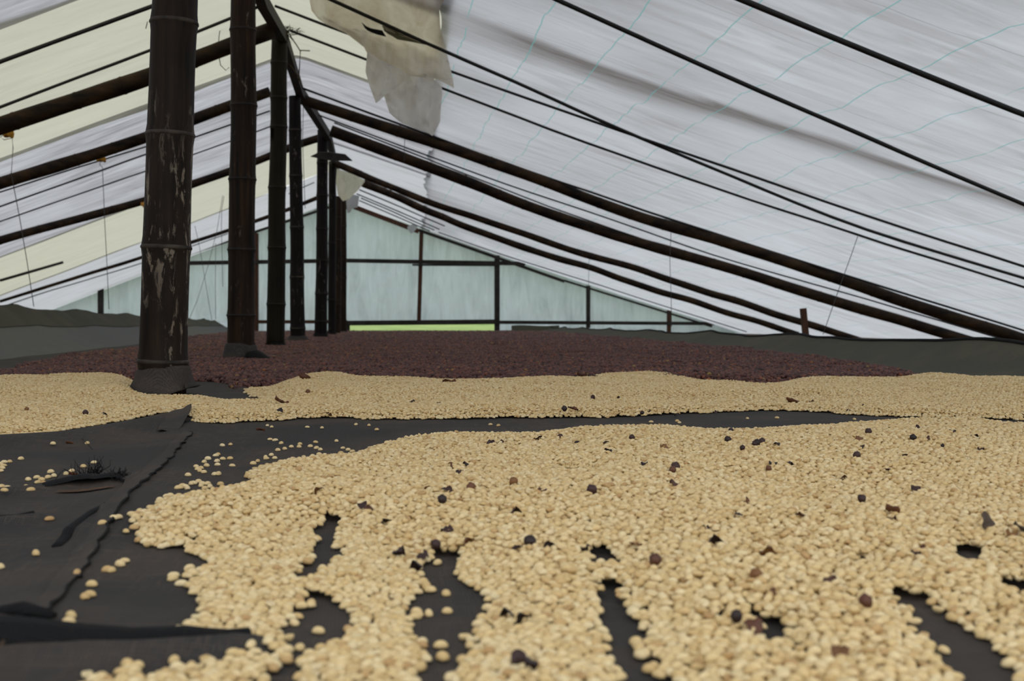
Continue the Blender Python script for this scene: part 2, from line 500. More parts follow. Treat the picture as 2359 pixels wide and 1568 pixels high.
for k in range(len(xs) - 1):
    x0, x1 = xs[k], xs[k + 1]
    r0, r1 = float(roof_z(x0)), float(roof_z(x1))
    mid = float(roof_z((x0 + x1) / 2))
    if min(r0, r1) > zu + 0.05:
        film(x0, x1, zl, zu, zu, k * 1.7)
        film(x0, x1, zu, None, None, k * 2.9)
    else:
        film(x0, x1, zl if min(r0, r1) > zl + 0.2 else -0.03, None, None, k * 1.7)
    if not (5 <= k <= 6) and min(r0, r1) > zl + 0.2:
        film(x0, x1, -0.03, min(zl, r0), min(zl, r1), k * 4.1)
def wpost(px, y0, y1, w, mat, lean=0):
    a, b = on_y(px - lean, y0, YB - 0.03), on_y(px + lean, y1, YB - 0.03)
    a[2] = max(a[2], -0.03) if y0 < 766 else -0.03
    build('wall_post', bar(a, b, w * YB / FPX, 0.07), mat, wall, False)
wpost(590, 775, 537, 11, M['redwood'])
wpost(968, 742, 532, 9, M['redwood'], 3)
wpost(1145, 775, 588, 12, M['wood'])
wpost(1355, 755, 658, 9, M['wood'])
wpost(1541, 765, 714, 9, M['redwood'])
wpost(232, 770, 660, 12, M['wood'])
wpost(802, 775, 742, 8, M['wood'])
def wbeam(p0, p1, h, mat, dy=-0.06):
    build('wall_beam', bar(on_y(*p0, YB + dy), on_y(*p1, YB + dy), 0.06, h * YB / FPX), mat, wall, False)
wbeam((425, 606), (800, 600), 9, M['wood'])
wbeam((800, 600), (1210, 607), 9, M['wood'])
wbeam((950, 610), (1140, 611), 4, M['wood'], -0.1)
wbeam((595, 741), (800, 741), 8, M['redwood'])
wbeam((795, 744), (1140, 741), 11, M['wood'])
wbeam((1140, 742), (1645, 745), 8, M['wood'])
build('wall_beam', bar(on_y(815, 476, YB - 0.05), on_y(965, 533, YB - 0.05), 0.06, 0.09), M['redwood'], wall, False)
build('wall_beam', bar(on_y(965, 530, YB - 0.05), on_y(1300, 648, YB - 0.05), 0.05, 0.06), M['wood'], wall, False)
build('wall_beam', bar(on_y(1300, 646, YB - 0.05), on_y(1640, 752, YB - 0.05), 0.05, 0.04), M['wood'], wall, False)
build('wall_beam', bar(on_y(780, 470, YB - 0.05), on_y(435, 585, YB - 0.05), 0.05, 0.05), M['wood'], wall, False)
build('wall_beam', bar(on_y(435, 585, YB - 0.05), on_y(120, 690, YB - 0.05), 0.05, 0.04), M['wood'], wall, False)

# ------------------------------------------------------------------ drying net with its folds
def poly_w(pts):
    return [on_bed(*p)[:2] for p in pts]
def seg_dist(X, Y, path):
    best = np.full(np.shape(X), 1e9)
    for a, b in zip(path[:-1], path[1:]):
        d = b - a
        t = np.clip(((X - a[0]) * d[0] + (Y - a[1]) * d[1]) / (d @ d), 0, 1)
        best = np.minimum(best, np.hypot(X - a[0] - t * d[0], Y - a[1] - t * d[1]))
    return best
FOLDS = [
    (poly_w([(430, 985), (395, 1035), (335, 1105), (275, 1165), (210, 1240), (150, 1330), (90, 1410), (20, 1500)]), 0.006, 0.05),
    (poly_w([(-150, 1032), (0, 1030), (150, 1018), (300, 992), (425, 968)]), 0.020, 0.075),
    (poly_w([(-250, 1545), (100, 1535), (350, 1520), (560, 1500)]), 0.012, 0.022),
    (poly_w([(-80, 1222), (0, 1214), (80, 1208)]), 0.010, 0.018),
    (poly_w([(245, 1188), (205, 1215), (160, 1245)]), 0.006, 0.014),
    (poly_w([(-40, 1148), (60, 1142), (150, 1132), (215, 1122), (280, 1134)]), 0.010, 0.020),
    (poly_w([(560, 902), (500, 890), (430, 884)]), 0.012, 0.05),
    (poly_w([(-60, 1470), (40, 1462), (120, 1468)]), 0.008, 0.016),
]
def net_h(X, Y):
    X = np.asarray(X, float); Y = np.asarray(Y, float)
    h = 0.0035 * vnoise(X * 3, Y * 3) + 0.0015 * vnoise(X * 9 + 5, Y * 9)
    for path, amp, w in FOLDS:
        dd = seg_dist(X, Y, path)
        h = h + amp * np.exp(-(dd / w) ** 2)
    return h + 0.004
def bed_l(y): return -2.30 - 0.02 * np.clip(y - 6, 0, 30)
def bed_r(y): return 2.45 + 0.035 * np.clip(y - 4, 0, 30)

net = empty('drying_net', (0, 4, 0))
tag(net, 'black woven shade net spread under the drying coffee with upturned side screens', 'net')
ys = np.concatenate([np.arange(-0.6, 0.5, 0.08), np.arange(0.5, 2.6, 0.011), np.arange(2.6, 5.2, 0.03), np.arange(5.2, YB - 0.05, 0.25)])
us = np.linspace(0, 1, 330)
UU, YY = np.meshgrid(us, ys)
XX = bed_l(YY) + (bed_r(YY) - bed_l(YY)) * UU
ZZ = net_h(XX, YY)
nx = len(us)
V = np.stack([XX, YY, ZZ], -1).reshape(-1, 3)
idx = np.arange(len(ys) * nx).reshape(len(ys), nx)
F = np.stack([idx[:-1, :-1], idx[:-1, 1:], idx[1:, 1:], idx[1:, :-1]], -1).reshape(-1, 4)
build('net_floor', (V, F), M['net'], net)

def scallop(y, knots, sag):
    k = np.sort(np.array(knots))
    i = np.clip(np.searchsorted(k, y) - 1, 0, len(k) - 2)
    f = np.clip((y - k[i]) / (k[i + 1] - k[i]), 0, 1)
    return -sag * (1 - (2 * f - 1) ** 2)
KL = [-0.6, 2.4, 5.0, 7.6, 10.3, 12.6, 15.3, 18, 20.5, 23, 25.1]
KR = [-0.6, 2.6, 5.6, 8.6, 11.0, 14.0, 17, 20, 22.5, 25.1]
def side(sgn, u, y):
    if sgn < 0:
        h = 0.375 - 0.0075 * (y - 10) + float(scallop(y, KL, 0.035))
        x = float(bed_l(y)) - 0.58 * u ** 0.8
        z = h * u ** 1.25
    else:
        h = 0.150 - 0.002 * (y - 8) + float(scallop(y, KR, 0.03))
        x = float(bed_r(y)) + 0.40 * u ** 0.8
        z = h * u ** 1.25
    w = 0.012 * float(vnoise(y * 3, u * 3 + sgn)) * u
    return (x + w, y, z + 0.003 + 0.4 * w)
for sgn, m, nm in ((-1, 'net_side_grey', 'side_screen'), (1, 'net_side', 'side_screen')):
    def fn(u, v): return side(sgn, u, -0.6 + (YB + 0.4) * v)
    s = build(nm, grid(10, 220, fn), M[m], net)
    hem = [side(sgn, 1.0, y) for y in np.linspace(-0.6, YB - 0.2, 200)]
    build('rope_hem', tube(hem, 0.012 if sgn > 0 else 0.010, 6), M['net_black'], s, True).location = (0, 0, 0)
# darker upper band sewn on the left screen
def fn(u, v):
    p = side(-1, 0.62 + 0.38 * u, -0.6 + (YB + 0.4) * v)
    return (p[0] + 0.006, p[1], p[2] + 0.006)
band = build('screen_band', grid(6, 220, fn), M['net_side'], net)
# end screen on the right of the back wall
def fn(u, v):
    x = 2.75 + 1.0 * u
    return (x, YB - 0.22, 0.003 + (0.14 + 0.01 * math.sin(u * 7)) * v)
build('end_screen', grid(12, 5, fn), M['net_side'], net)

# folded hem strip with its ragged dark edge
A = resample([on_bed(*p) for p in [(418, 1000), (375, 1050), (320, 1105), (262, 1160), (200, 1235), (150, 1320), (95, 1400), (40, 1470)]], 0.02)
B = resample([on_bed(*p) for p in [(442, 1005), (405, 1052), (357, 1108), (302, 1160), (243, 1238), (193, 1330), (145, 1400), (97, 1455)]], 0.02)
n = 90
pa = [A[int(i * (len(A) - 1) / (n - 1))] for i in range(n)]
pb = [B[int(i * (len(B) - 1) / (n - 1))] for i in range(n)]
def fn(u, v):
    i = int(round(v * (n - 1)))
    p = pa[i] * (1 - u) + pb[i] * u
    x, y = p[0] + (0.004 * float(vnoise(i * 0.7, 3)) if u > 0.9 else 0), p[1]
    lift = 0.001 + 0.0025 * u - 0.001 * (1 - u) + 0.002 * float(vnoise(i * 0.25, u * 2))
    return (x, y, float(net_h(x, y)) + lift)
strip = build('hem_strip', grid(7, n, fn), M['net_hem'], net)
edge = [np.array(fn(1.0, i / (n - 1))) + np.array([0.001, 0, -0.001]) for i in range(n)]
build('ragged_edge', tube(edge, [0.0012 + 0.0010 * random.random() for _ in edge], 5), M['net_black'], strip).location = (0, 0, 0)

# left foreground net folds, their shade put into a near-black colour
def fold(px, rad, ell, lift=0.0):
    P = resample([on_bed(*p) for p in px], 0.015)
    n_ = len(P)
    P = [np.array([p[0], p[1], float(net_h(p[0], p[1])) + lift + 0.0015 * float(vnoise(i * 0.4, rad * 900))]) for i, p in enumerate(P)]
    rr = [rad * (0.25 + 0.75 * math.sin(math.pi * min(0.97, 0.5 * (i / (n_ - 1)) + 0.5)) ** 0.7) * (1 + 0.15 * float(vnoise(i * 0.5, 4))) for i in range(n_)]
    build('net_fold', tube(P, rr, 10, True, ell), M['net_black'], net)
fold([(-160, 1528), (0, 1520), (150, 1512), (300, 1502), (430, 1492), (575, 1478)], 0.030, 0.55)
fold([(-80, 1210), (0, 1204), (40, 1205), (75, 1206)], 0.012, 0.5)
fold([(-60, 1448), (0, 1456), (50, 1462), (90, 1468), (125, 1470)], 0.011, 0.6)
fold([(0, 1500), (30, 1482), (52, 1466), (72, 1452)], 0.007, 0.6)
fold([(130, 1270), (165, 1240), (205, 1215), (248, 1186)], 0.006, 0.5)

# torn lip with loose threads
lipb = resample([on_bed(*p) for p in [(-60, 1137), (40, 1133), (110, 1130), (170, 1124), (220, 1121), (262, 1128), (288, 1138)]], 0.015)
nl = len(lipb)
def fn(u, v):
    i = int(round(v * (nl - 1)))
    p = lipb[i]
    w = math.sin(math.pi * min(1, max(0, v))) ** 0.6
    x, y = p[0], p[1] - 0.05 * u * w * (1 + 0.35 * float(vnoise(i * 0.35, 8)))
    z = float(net_h(p[0], p[1])) + 0.012 * w * (1 + 0.4 * float(vnoise(i * 0.3, 2))) * math.sin(u * 2.5) + 0.001 - 0.003 * u
    return (x, y, z)
lip = build('torn_lip', grid(9, nl, fn), M['net_black'], net)
hole = []
hc = on_bed(195, 1145)
def fn(u, v):
    a = v * 2 * math.pi
    x, y = hc[0] + 0.040 * u * math.cos(a), hc[1] + (0.011 + 0.004 * math.sin(3 * a)) * u * math.sin(a)
    return (x, y, float(net_h(x, y)) + 0.0025)
build('tear_hole', grid(5, 24, fn), M['rust'], net)
thr = []
for k in range(46):
    b = on_bed(random.gauss(212, 14), random.uniform(1112, 1124))
    b[2] = float(net_h(b[0], b[1])) + 0.006
    L = random.uniform(0.008, 0.030)
    d = np.array([random.gauss(0, 0.5), random.gauss(0, 0.4), 1.0]); d /= np.linalg.norm(d)
    c = np.array([random.gauss(0, 0.004), random.gauss(0, 0.004), 0])
    thr.append(tube([b, b + d * L * 0.5 + c, b + d * L], [0.0006, 0.0005, 0.0002], 4))
for p in ([(240, 1095), (250, 1105), (262, 1118), (275, 1132)], [(186, 1020), (200, 1035), (213, 1050)], [(128, 1122), (138, 1108), (148, 1098), (160, 1104)], [(216, 1100), (228, 1082), (239, 1066)]):
    thr.append(tube([on_bed(*q) + np.array([0, 0, 0.012]) for q in p], 0.0006, 4))
for k in range(40):
    b = on_bed(random.uniform(255, 290), random.uniform(1126, 1138)); b[2] = float(net_h(b[0], b[1])) + 0.003
    d = np.array([random.gauss(0, 1), random.gauss(0, 1), random.random()]); d /= np.linalg.norm(d)
    thr.append(tube([b, b + d * 0.006, b + d * 0.010 + np.array([0, 0, 0.002])], 0.0005, 4))
tt = build('loose_threads', merge(*thr), M['net_black'], lip)
tt.location = (0, 0, 0)
tt['kind'] = 'stuff'

# rolled flap where the hem meets the far bean band
fa, fb = on_bed(388, 1000), on_bed(432, 955)
def fn(u, v):
    p = fa * (1 - v) + fb * v
    w = (0.016 + 0.010 * math.sin(math.pi * v)) * (1 - 0.5 * v * v)
    k = (u - 0.5) * 2
    return (p[0] + k * w * (1.2 - 0.3 * v), p[1] + 0.02 * k, float(net_h(p[0], p[1])) + 0.003 + 0.006 * v + 0.007 * k * math.sin(2.2 * v) + 0.004 * float(vnoise(k * 1.5, v * 4)))
add_mod_solid(build('rolled_flap', grid(11, 14, fn), M['net_hem'], net), 0.002)
fl = [on_bed(p[0], p[1]) + np.array([0, 0, 0.012]) for p in ((415, 990), (432, 985), (447, 975), (456, 966))]
build('rolled_flap', tube(fl, [0.004, 0.005, 0.004, 0.001], 7), M['net_black'], net)

# ------------------------------------------------------------------ bamboo poles of the ridge row
def lathe_pole(base, top, r0, r1, nodes, mat, nmat, name_rings=True, seed=0):
    """nodes: list of fractions along the pole"""
    root = empty('bamboo_pole', tuple(base))
    base = np.asarray(base, float); top = np.asarray(top, float)
    ax = top - base
    fr = sorted(set([0.0, 1.0] + [f + d for f in nodes for d in (-0.012, -0.004, 0, 0.004, 0.014) if 0 < f + d < 1] + list(np.linspace(0, 1, 24))))
    def rad(f):
        r = r0 + (r1 - r0) * f
        for nf in nodes:
            r *= 1 + 0.055 * math.exp(-((f - nf) / 0.006) ** 2) + 0.02 * math.exp(-((f - nf) / 0.03) ** 2)
        return r
    pts = [base + ax * f + np.array([0.006 * float(vnoise(f * 5 + seed, seed)), 0.006 * float(vnoise(f * 5, seed + 7)), 0]) for f in fr]
    build('culm', tube(pts, [rad(f) for f in fr], 28), mat, root)
    for nf in nodes:
        if 0 < nf < 1:
            p = base + ax * nf + np.array([0.006 * float(vnoise(nf * 5 + seed, seed)), 0.006 * float(vnoise(nf * 5, seed + 7)), 0])
            d = ax / np.linalg.norm(ax)
            rr = rad(nf)
            hh = 0.007
            build('node_ring', tube([p - d * hh, p - d * hh * 0.4, p + d * hh * 0.4, p + d * hh], [rr * 0.985, rr * 1.025, rr * 1.02, rr * 0.985], 28), nmat, root)
    return root

poles = [
    # base px, Y, top px(x, y), dia px base/top at that depth, node y list, material
    ((377, 905), 4.06, (404, 0), 108, 94, (52, 310, 570, 832), 'bamboo_lichen', 'node', 'nearest and thickest bamboo pole, black-brown with pale lichen patches', 4.05),
    ((555, 838), 6.95, (562, 0), 62, 55, (70, 243, 413, 575, 726), 'bamboo_brown', 'node_dark', 'second bamboo pole from the camera, brown streaked, black net roll at its foot', 6.9),
    ((634, 805), 10.35, (645, 78), 42, 36, (145, 225, 292, 432, 570, 700), 'bamboo_olive', 'node_dark', 'third bamboo pole, olive brown, with dry twigs at its top', 10.3),
    ((686, 796), 12.75, (680, 222), 34, 27, (300, 405, 523, 638, 756), 'bamboo_black', 'node', 'fourth bamboo pole, blackish with whitish rings, flared net skirt at its foot', 12.7),
    ((739, 780), 15.5, (744, 300), 29, 24, (375, 450, 527, 600, 676, 740), 'bamboo_black', 'node_dark', 'fifth bamboo pole with a weathered board across it near the top', 15.4),
    ((764, 771), 18.2, (766, 372), 18, 17, (450, 560, 690), 'bamboo_black', 'node_dark', 'sixth bamboo pole, half hidden just right of the fifth', 18.2),
    ((778, 769), 20.4, (780, 452), 14, 13, (500, 552, 620, 700), 'bamboo_brown', 'node_dark', 'seventh bamboo pole, thin in view, below the cream plastic rag', 20.4),
    ((791, 769), 22.6, (792, 460), 14, 13, (520, 640), 'bamboo_brown', 'node_dark', 'eighth and farthest bamboo pole of the ridge row', 22.6),
]
pole_pos = []
for k, (bp, Y, tp, d0, d1, ny_, m, nm, lab, _) in enumerate(poles):
    b = on_y(bp[0], bp[1], Y); t = on_y(tp[0], tp[1], Y)
    zc = b[0] * ST + b[1] * CT
    b2 = b + (t - b) * ((-0.02 - b[2]) / (t[2] - b[2]))
    if k < 2:                     # runs on up to the ridge, above the frame
        t = b + (t - b) * ((ZR - 0.12 - b[2]) / (t[2] - b[2]))
    H = t[2] - b2[2]
    nodes = [(on_y(bp[0], y, Y)[2] - b2[2]) / H for y in ny_]
    if k < 2:
        step = abs(nodes[0] - nodes[1])
        f = max(nodes) + step
        while f < 0.98:
            nodes.append(f); f += step
    root = lathe_pole(b2, t, d0 * zc / FPX / 2, d1 * zc / FPX / 2, nodes, M[m], M[nm], seed=k * 5.3)
    tag(root, lab, 'bamboo pole', 'bamboo poles of the ridge row')
    pole_pos.append((b2, t, d0 * zc / FPX / 2))
# branch stub on the third pole
b, t, r = pole_pos[2]
p = on_y(656, 700, 10.35)
stub = [o for o in bpy.data.objects if o.name.startswith('bamboo_pole')][2]
build('branch_stub', tube([p - np.array([0.02, 0, 0.004]), p + np.array([0.006, 0, 0.006])], [0.016, 0.013], 8), M['bamboo_olive'], stub)

# net collars wrapped round the pole feet
def collar(k, prof, mat, label, offs=None, seed=0, fold=0.10):
    b, t, r = pole_pos[k]
    offs = offs or (lambda a, f: 0)
    nA = 40
    V, F = [], []
    for i, (z, rr) in enumerate(prof):
        f = i / (len(prof) - 1)
        for j in range(nA):
            a = 2 * math.pi * j / nA
            q = rr * r * (1 + fold * f * float(vnoise(math.cos(a) * 2.2 + seed, math.sin(a) * 2.2 + f * 1.2)) + 0.03 * float(vnoise(a * 4 + seed, f * 3))) + offs(a, f) * r
            q = max(q, 1.03 * r)
            q += 0.10 * r * f * abs(float(vnoise(a * 1.6 + seed, f * 2.0 + a))) * (1 if k == 0 else 0.4)
            zz = max(0.004 + (0.030 * f * max(0.0, math.cos(a - 0.1)) if k == 0 else 0), z + 0.012 * (1 - f) * float(vnoise(math.cos(a) * 1.5 + seed + 4, math.sin(a) * 1.5)))
            V.append((b[0] + q * math.cos(a), b[1] + q * math.sin(a), zz))
    for i in range(len(prof) - 1):
        for j in range(nA):
            j2 = (j + 1) % nA
            F.append((i * nA + j, i * nA + j2, (i + 1) * nA + j2, (i + 1) * nA + j))
    o = add_mod_solid(build('net_collar', (V, F), mat), 0.002)
    rebase(o, (b[0], b[1], 0))
    return tag(o, label, 'net collar', 'net collars round the pole feet')
collar(0, [(0.095, 1.07), (0.088, 1.09), (0.065, 1.14), (0.045, 1.20), (0.022, 1.27), (0.006, 1.32)], M['net_hem'],
       'grey-black net wrapped round the foot of the nearest bamboo pole', lambda a, f: 0.16 * f * max(0, math.cos(a - 3.9)), 3, 0.12)
o = collar(1, [(0.115, 1.08), (0.10, 1.14), (0.07, 1.22), (0.035, 1.38), (0.006, 1.5)], M['net'],
       'dark net collar with a black roll at the foot of the second pole', None, 5, 0.16)
rp = [on_y(x, y, Y) for x, y, Y in ((572, 820, 6.84), (590, 822, 6.82), (612, 832, 6.74), (635, 840, 6.7), (655, 845, 6.7))]
build('net_roll', tube(rp, [0.035, 0.052, 0.038, 0.028, 0.020], 12, True, 0.75), M['net_black'], o)
collar(2, [(0.055, 1.06), (0.04, 1.12), (0.02, 1.20), (0.006, 1.25)], M['net_black'], 'low black net collar at the foot of the third pole', None, 7, 0.16)
collar(3, [(0.085, 1.08), (0.075, 1.15), (0.045, 1.45), (0.02, 1.70), (0.006, 1.85)], M['net'], 'flared dark net skirt at the foot of the fourth pole', None, 9, 0.12)
collar(4, [(0.085, 1.06), (0.05, 1.12), (0.02, 1.30), (0.006, 1.4)], M['net_black'], 'dark net collar at the foot of the fifth pole', None, 11, 0.12)
collar(5, [(0.07, 1.06), (0.04, 1.3), (0.006, 1.5)], M['net_black'], 'dark net collar at the foot of the sixth pole', None, 12, 0.12)
collar(7, [(0.07, 1.06), (0.04, 1.3), (0.006, 1.5)], M['net_black'], 'dark net collar at the foot of the farthest pole', None, 14, 0.12)

# ------------------------------------------------------------------ ridge beam, rafters, cables
rb = empty('ridge_beam', (XR + 0.05, 10, ZR - 0.2))
tag(rb, 'dark squared ridge beam running along the pole tops', 'beam')
rpts = [(605, 0), (652, 84), (690, 205), (757, 300), (772, 366), (790, 440)]
rw = []
for (px, py), Y in zip(rpts, (9.15, 10.35, 12.75, 15.5, 18.2, 22.6)):
    rw.append(on_y(px, py, Y))
rw = [np.array([rw[0][0], YF + 0.1, rw[0][2]])] + rw + [np.array([rw[-1][0], YB, rw[-1][2]])]
rw = [np.array([p[0], p[1], min(p[2], float(roof_z(p[0])) - 0.06)]) for p in rw]
for a, b in zip(rw[:-1], rw[1:]):
    d = (b - a) / np.linalg.norm(b - a)
    build('beam_length', bar(a - d * 0.05, b + d * 0.05, 0.075, 0.095), M['wood'], rb, False)

def rafter(name, px, dia, off, label, cat, group, mat, knots=True, step=0.12, wav=0.006, seed=0):
    pts = [on_roof(x, y, off) for x, y in px]
    P = resample(pts, step)
    # smooth
    A = np.array(P)
    for _ in range(6):
        A[1:-1] = (A[:-2] + 2 * A[1:-1] + A[2:]) / 4
    zc = A[:, 0] * ST + A[:, 1] * CT
    n = len(A)
    r = np.array([(dia[0] + (dia[1] - dia[0]) * i / (n - 1)) for i in range(n)]) / 2
    if wav:
        s = np.arange(n) * step
        A[:, 2] += wav * vnoise(s * 1.7 + seed, s * 0)
        r = r * (1 + 0.05 * vnoise(s * 3 + seed, s * 0 + 5))
    o = build(name, tube(list(A), list(r), 12), mat)
    if knots:
        root = empty(name, tuple(A[0]))
        o.name = 'culm'
        o.parent = root; o.location = -root.location
        k = 4
        while k < n - 3:
            d = A[k + 1] - A[k - 1]; d /= np.linalg.norm(d)
            q = r[k]
            build('node_ring', tube([A[k] - d * 0.02, A[k] - d * 0.006, A[k] + d * 0.006, A[k] + d * 0.02], [q * 0.98, q * 1.045, q * 1.04, q * 0.98], 12), mat, root)
            k += random.choice((3, 4, 4, 5))
        root.name = name
        o = root
    else:
        rebase(o, tuple(A[0]))
    return tag(o, label, cat, group)
GR = 'bamboo rafters'
rafter('bamboo_rafter', [(628, 68), (535, 100), (445, 138), (350, 175), (0, 290), (-250, 372)], (0.135, 0.145), 0.09, 'thick bamboo rafter on the left meeting the third pole', 'rafter', GR, M['rafter'], seed=1)
rafter('bamboo_rafter', [(622, 210), (530, 243), (440, 277), (345, 315), (0, 421), (-250, 498)], (0.105, 0.125), 0.08, 'bamboo rafter on the left meeting the fourth pole', 'rafter', GR, M['rafter'], seed=2)
rafter('bamboo_rafter', [(735, 318), (696, 326), (620, 361), (529, 394), (437, 425), (339, 461), (0, 553), (-200, 608)], (0.10, 0.10), 0.08, 'reddish bamboo rafter on the left meeting the fifth pole', 'rafter', GR, M['rafter'], seed=3)
rafter('bamboo_rafter', [(730, 456), (665, 482), (584, 510), (525, 531), (435, 560), (335, 590), (0, 694)], (0.075, 0.05), 0.07, 'thin bamboo rafter on the left reaching down to the side screen', 'rafter', GR, M['rafter'], seed=4)
rafter('bamboo_rafter', [(690, 226), (760, 250), (1050, 345), (1260, 420), (1475, 503), (1642, 548), (1790, 595), (1937, 645), (2085, 695), (2359, 782), (2600, 860)], (0.115, 0.135), 0.09, 'thick bamboo rafter on the right meeting the fourth pole', 'rafter', GR, M['rafter'], seed=5)
rafter('bamboo_rafter', [(762, 300), (935, 365), (1050, 408), (1264, 493), (1465, 557), (1642, 606), (1790, 652), (1937, 697), (2085, 741), (2281, 800), (2420, 845)], (0.14, 0.125), 0.09, 'thick bamboo rafter on the right meeting the fifth pole', 'rafter', GR, M['rafter'], seed=6)
rafter('bamboo_rafter', [(765, 372), (845, 407), (920, 440), (1030, 479), (1120, 511), (1200, 536), (1274, 562), (1328, 581), (1397, 599), (1544, 643), (1691, 692), (1839, 741), (1986, 786), (2100, 825)], (0.10, 0.11), 0.085, 'wavy bamboo rafter on the right meeting the sixth pole', 'rafter', GR, M['rafter'], wav=0.016, seed=7)
rafter('bamboo_rafter', [(838, 422), (940, 465), (1022, 500), (1040, 512), (1130, 543), (1200, 568), (1274, 592), (1397, 629), (1544, 678), (1691, 725), (1839, 771)], (0.125, 0.10), 0.085, 'black wavy bamboo rafter on the right, the one nearest the end wall', 'rafter', GR, M['rafter'], wav=0.020, seed=8)

GC = 'black cables under the film'
def cable(px, dia, label, off=0.035):
    rafter('roof_cable', px, (dia, dia), off, label, 'cable', GC, M['cable'], False, 0.3, 0.004, random.random() * 50)
cable([(600, -500), (1000, -300), (1400, -128), (1708, 0), (2040, 142), (2200, 205), (2359, 262), (2700, 395), (3100, 550)], 0.030, 'black cable crossing the upper right corner of the roof')
cable([(620, -300), (950, -150), (1285, 0), (1500, 98), (1750, 212), (2000, 318), (2359, 470), (2700, 612), (2900, 695)], 0.028, 'black cable reaching the right side midway up the roof, below the corner one')
cable([(615, -68), (760, 0), (890, 60), (1100, 150), (1500, 330), (1700, 410), (1960, 525), (2100, 563), (2359, 640), (2650, 727)], 0.026, 'black cable starting beside the torn plastic at the top')
cable([(633, 13), (752, 60), (1042, 168), (1400, 290), (1560, 348), (1700, 395), (2000, 498), (2359, 615), (2650, 706)], 0.022, 'black cable that crosses another one in the middle of the right roof')
cable([(668, 70), (840, 138), (1030, 208), (1500, 385), (1960, 536), (2359, 662), (2620, 742)], 0.022, 'black cable from the third pole top down the right roof')
cable([(686, 199), (935, 292), (1100, 352), (1161, 374), (1547, 507), (1778, 580), (1937, 630), (2359, 762), (2450, 790)], 0.024, 'black cable lying along the upper side of the right thick rafter')
cable([(725, 262), (830, 303), (1000, 362), (1160, 425), (1411, 503), (1642, 590), (1927, 668), (2359, 796)], 0.018, 'thin black cable just under the right thick rafter')
cable([(770, 282), (1000, 372), (1160, 436), (1362, 512), (1475, 550), (1691, 618), (1937, 687), (2340, 806)], 0.018, 'thin black cable just above the rafter of the fifth pole')
cable([(-350, 270), (0, 143), (357, 13), (500, -40), (585, -72)], 0.030, 'black cable at the upper left corner of the roof')
cable([(-300, 357), (0, 246), (350, 116), (535, 45), (605, 12)], 0.024, 'black cable between the upper left corner and the thick left rafter')
cable([(-200, 507), (0, 442), (165, 388), (345, 335)], 0.016, 'thin black cable just under the left rafter of the fourth pole')
cable([(-200, 548), (0, 476), (345, 352), (530, 290), (622, 255)], 0.018, 'upper of two thin black cables between the left rafters')
cable([(-200, 580), (0, 510), (345, 390), (530, 327), (630, 288)], 0.016, 'lower of two thin black cables between the left rafters')
cable([(0, 646), (70, 627), (145, 604)], 0.040, 'short dark stick under the film near the left edge')
cable([(0, 708), (86, 677), (330, 607), (436, 569), (525, 538)], 0.018, 'lowest thin black cable on the left, near the side screen')
cable([(665, 446), (724, 420)], 0.016, 'short thin cable seen between the fourth and fifth poles')
for (a, b, lab) in (((828, 437), (1024, 520), 'upper'), ((822, 446), (1012, 528), 'second'), ((832, 456), (1000, 530), 'third'), ((828, 462), (990, 532), 'lowest')):
    cable([a, ((a[0] + b[0]) / 2, (a[1] + b[1]) / 2 - 1), b], 0.022, '%s of four close thin cables beside the end wall peak' % lab, 0.05)
cable([(1010, 535), (1150, 585), (1355, 648), (1600, 727), (1720, 764)], 0.02, 'thin cable along the right foot of the roof by the end wall')

# ------------------------------------------------------------------ strings with orange knots
def string(px, Y, label, knot=None, r=0.0035, Y2=None):
    n = len(px)
    P = [on_y(x, y, Y + ((Y2 - Y) * i / (n - 1) if Y2 else 0)) for i, (x, y) in enumerate(px)]
    root = empty('hanging_string', tuple(P[0]))
    tag(root, label, 'string', 'strings hanging from the roof')
    build('cord', tube(P, r, 5), M['string'], root)
    if knot:
        k = on_y(knot[0], knot[1], Y)
        s = knot[2]
        parts = []
        for j in range(6):
            a = random.uniform(0, 6.28)
            parts.append(tube([k + np.array([math.cos(a) * s, 0, math.sin(a) * s * 0.6]), k + np.array([0, -0.01, 0.0]), k - np.array([math.cos(a + 0.6) * s, 0, math.sin(a) * s * 0.7])], [s * 0.28, s * 0.42, s * 0.22], 6))
        build('knot', merge(*parts), M['orange'], root)
string([(15, 305), (0, 316), (10, 322), (28, 318), (30, 340), (26, 400), (45, 500), (62, 600), (78, 706)], 10.2, 'knotted string hanging from the left thick rafter to the side screen', (16, 306, 0.058))
string([(232, 362), (230, 380), (236, 385), (238, 430), (241, 505), (246, 600), (251, 712)], 12.5, 'string with an orange knot hanging from the second left rafter', (232, 364, 0.058))
string([(337, 468), (344, 490), (346, 560), (352, 700)], 15.2, 'string with an orange knot partly behind the nearest pole', (335, 473, 0.055))
string([(449, 520), (460, 570), (470, 630), (480, 690), (488, 737)], 18.0, 'slanting string crossing another left of the second pole')
string([(513, 450), (500, 530), (480, 610), (455, 690), (436, 735)], 18.0, 'slanting string leaning the other way left of the second pole')
string([(497, 560), (496, 650), (497, 735)], 18.6, 'straight string just left of the second pole')
string([(516, 452), (511, 480), (510, 520), (512, 600), (513, 660)], 16.5, 'frayed short string end left of the second pole')
string([(1978, 538), (1960, 590), (1938, 650), (1915, 715), (1896, 770)], 9.3, 'string slanting down to the right side screen', None, 0.003)
string([(1546, 528), (1543, 600), (1546, 680), (1547, 752)], 13.6, 'straight string hanging to the right side screen')
string([(1358, 570), (1356, 640), (1357, 748)], 19.0, 'faint string hanging before the right end wall')
string([(934, 293), (932, 330), (931, 376)], 13.5, 'short string between the right rafters under the torn plastic')
string([(518, -10), (512, 40), (505, 80), (502, 115), (508, 150), (520, 162), (528, 155)], 9.9, 'looped string hanging beside the second pole near the top')
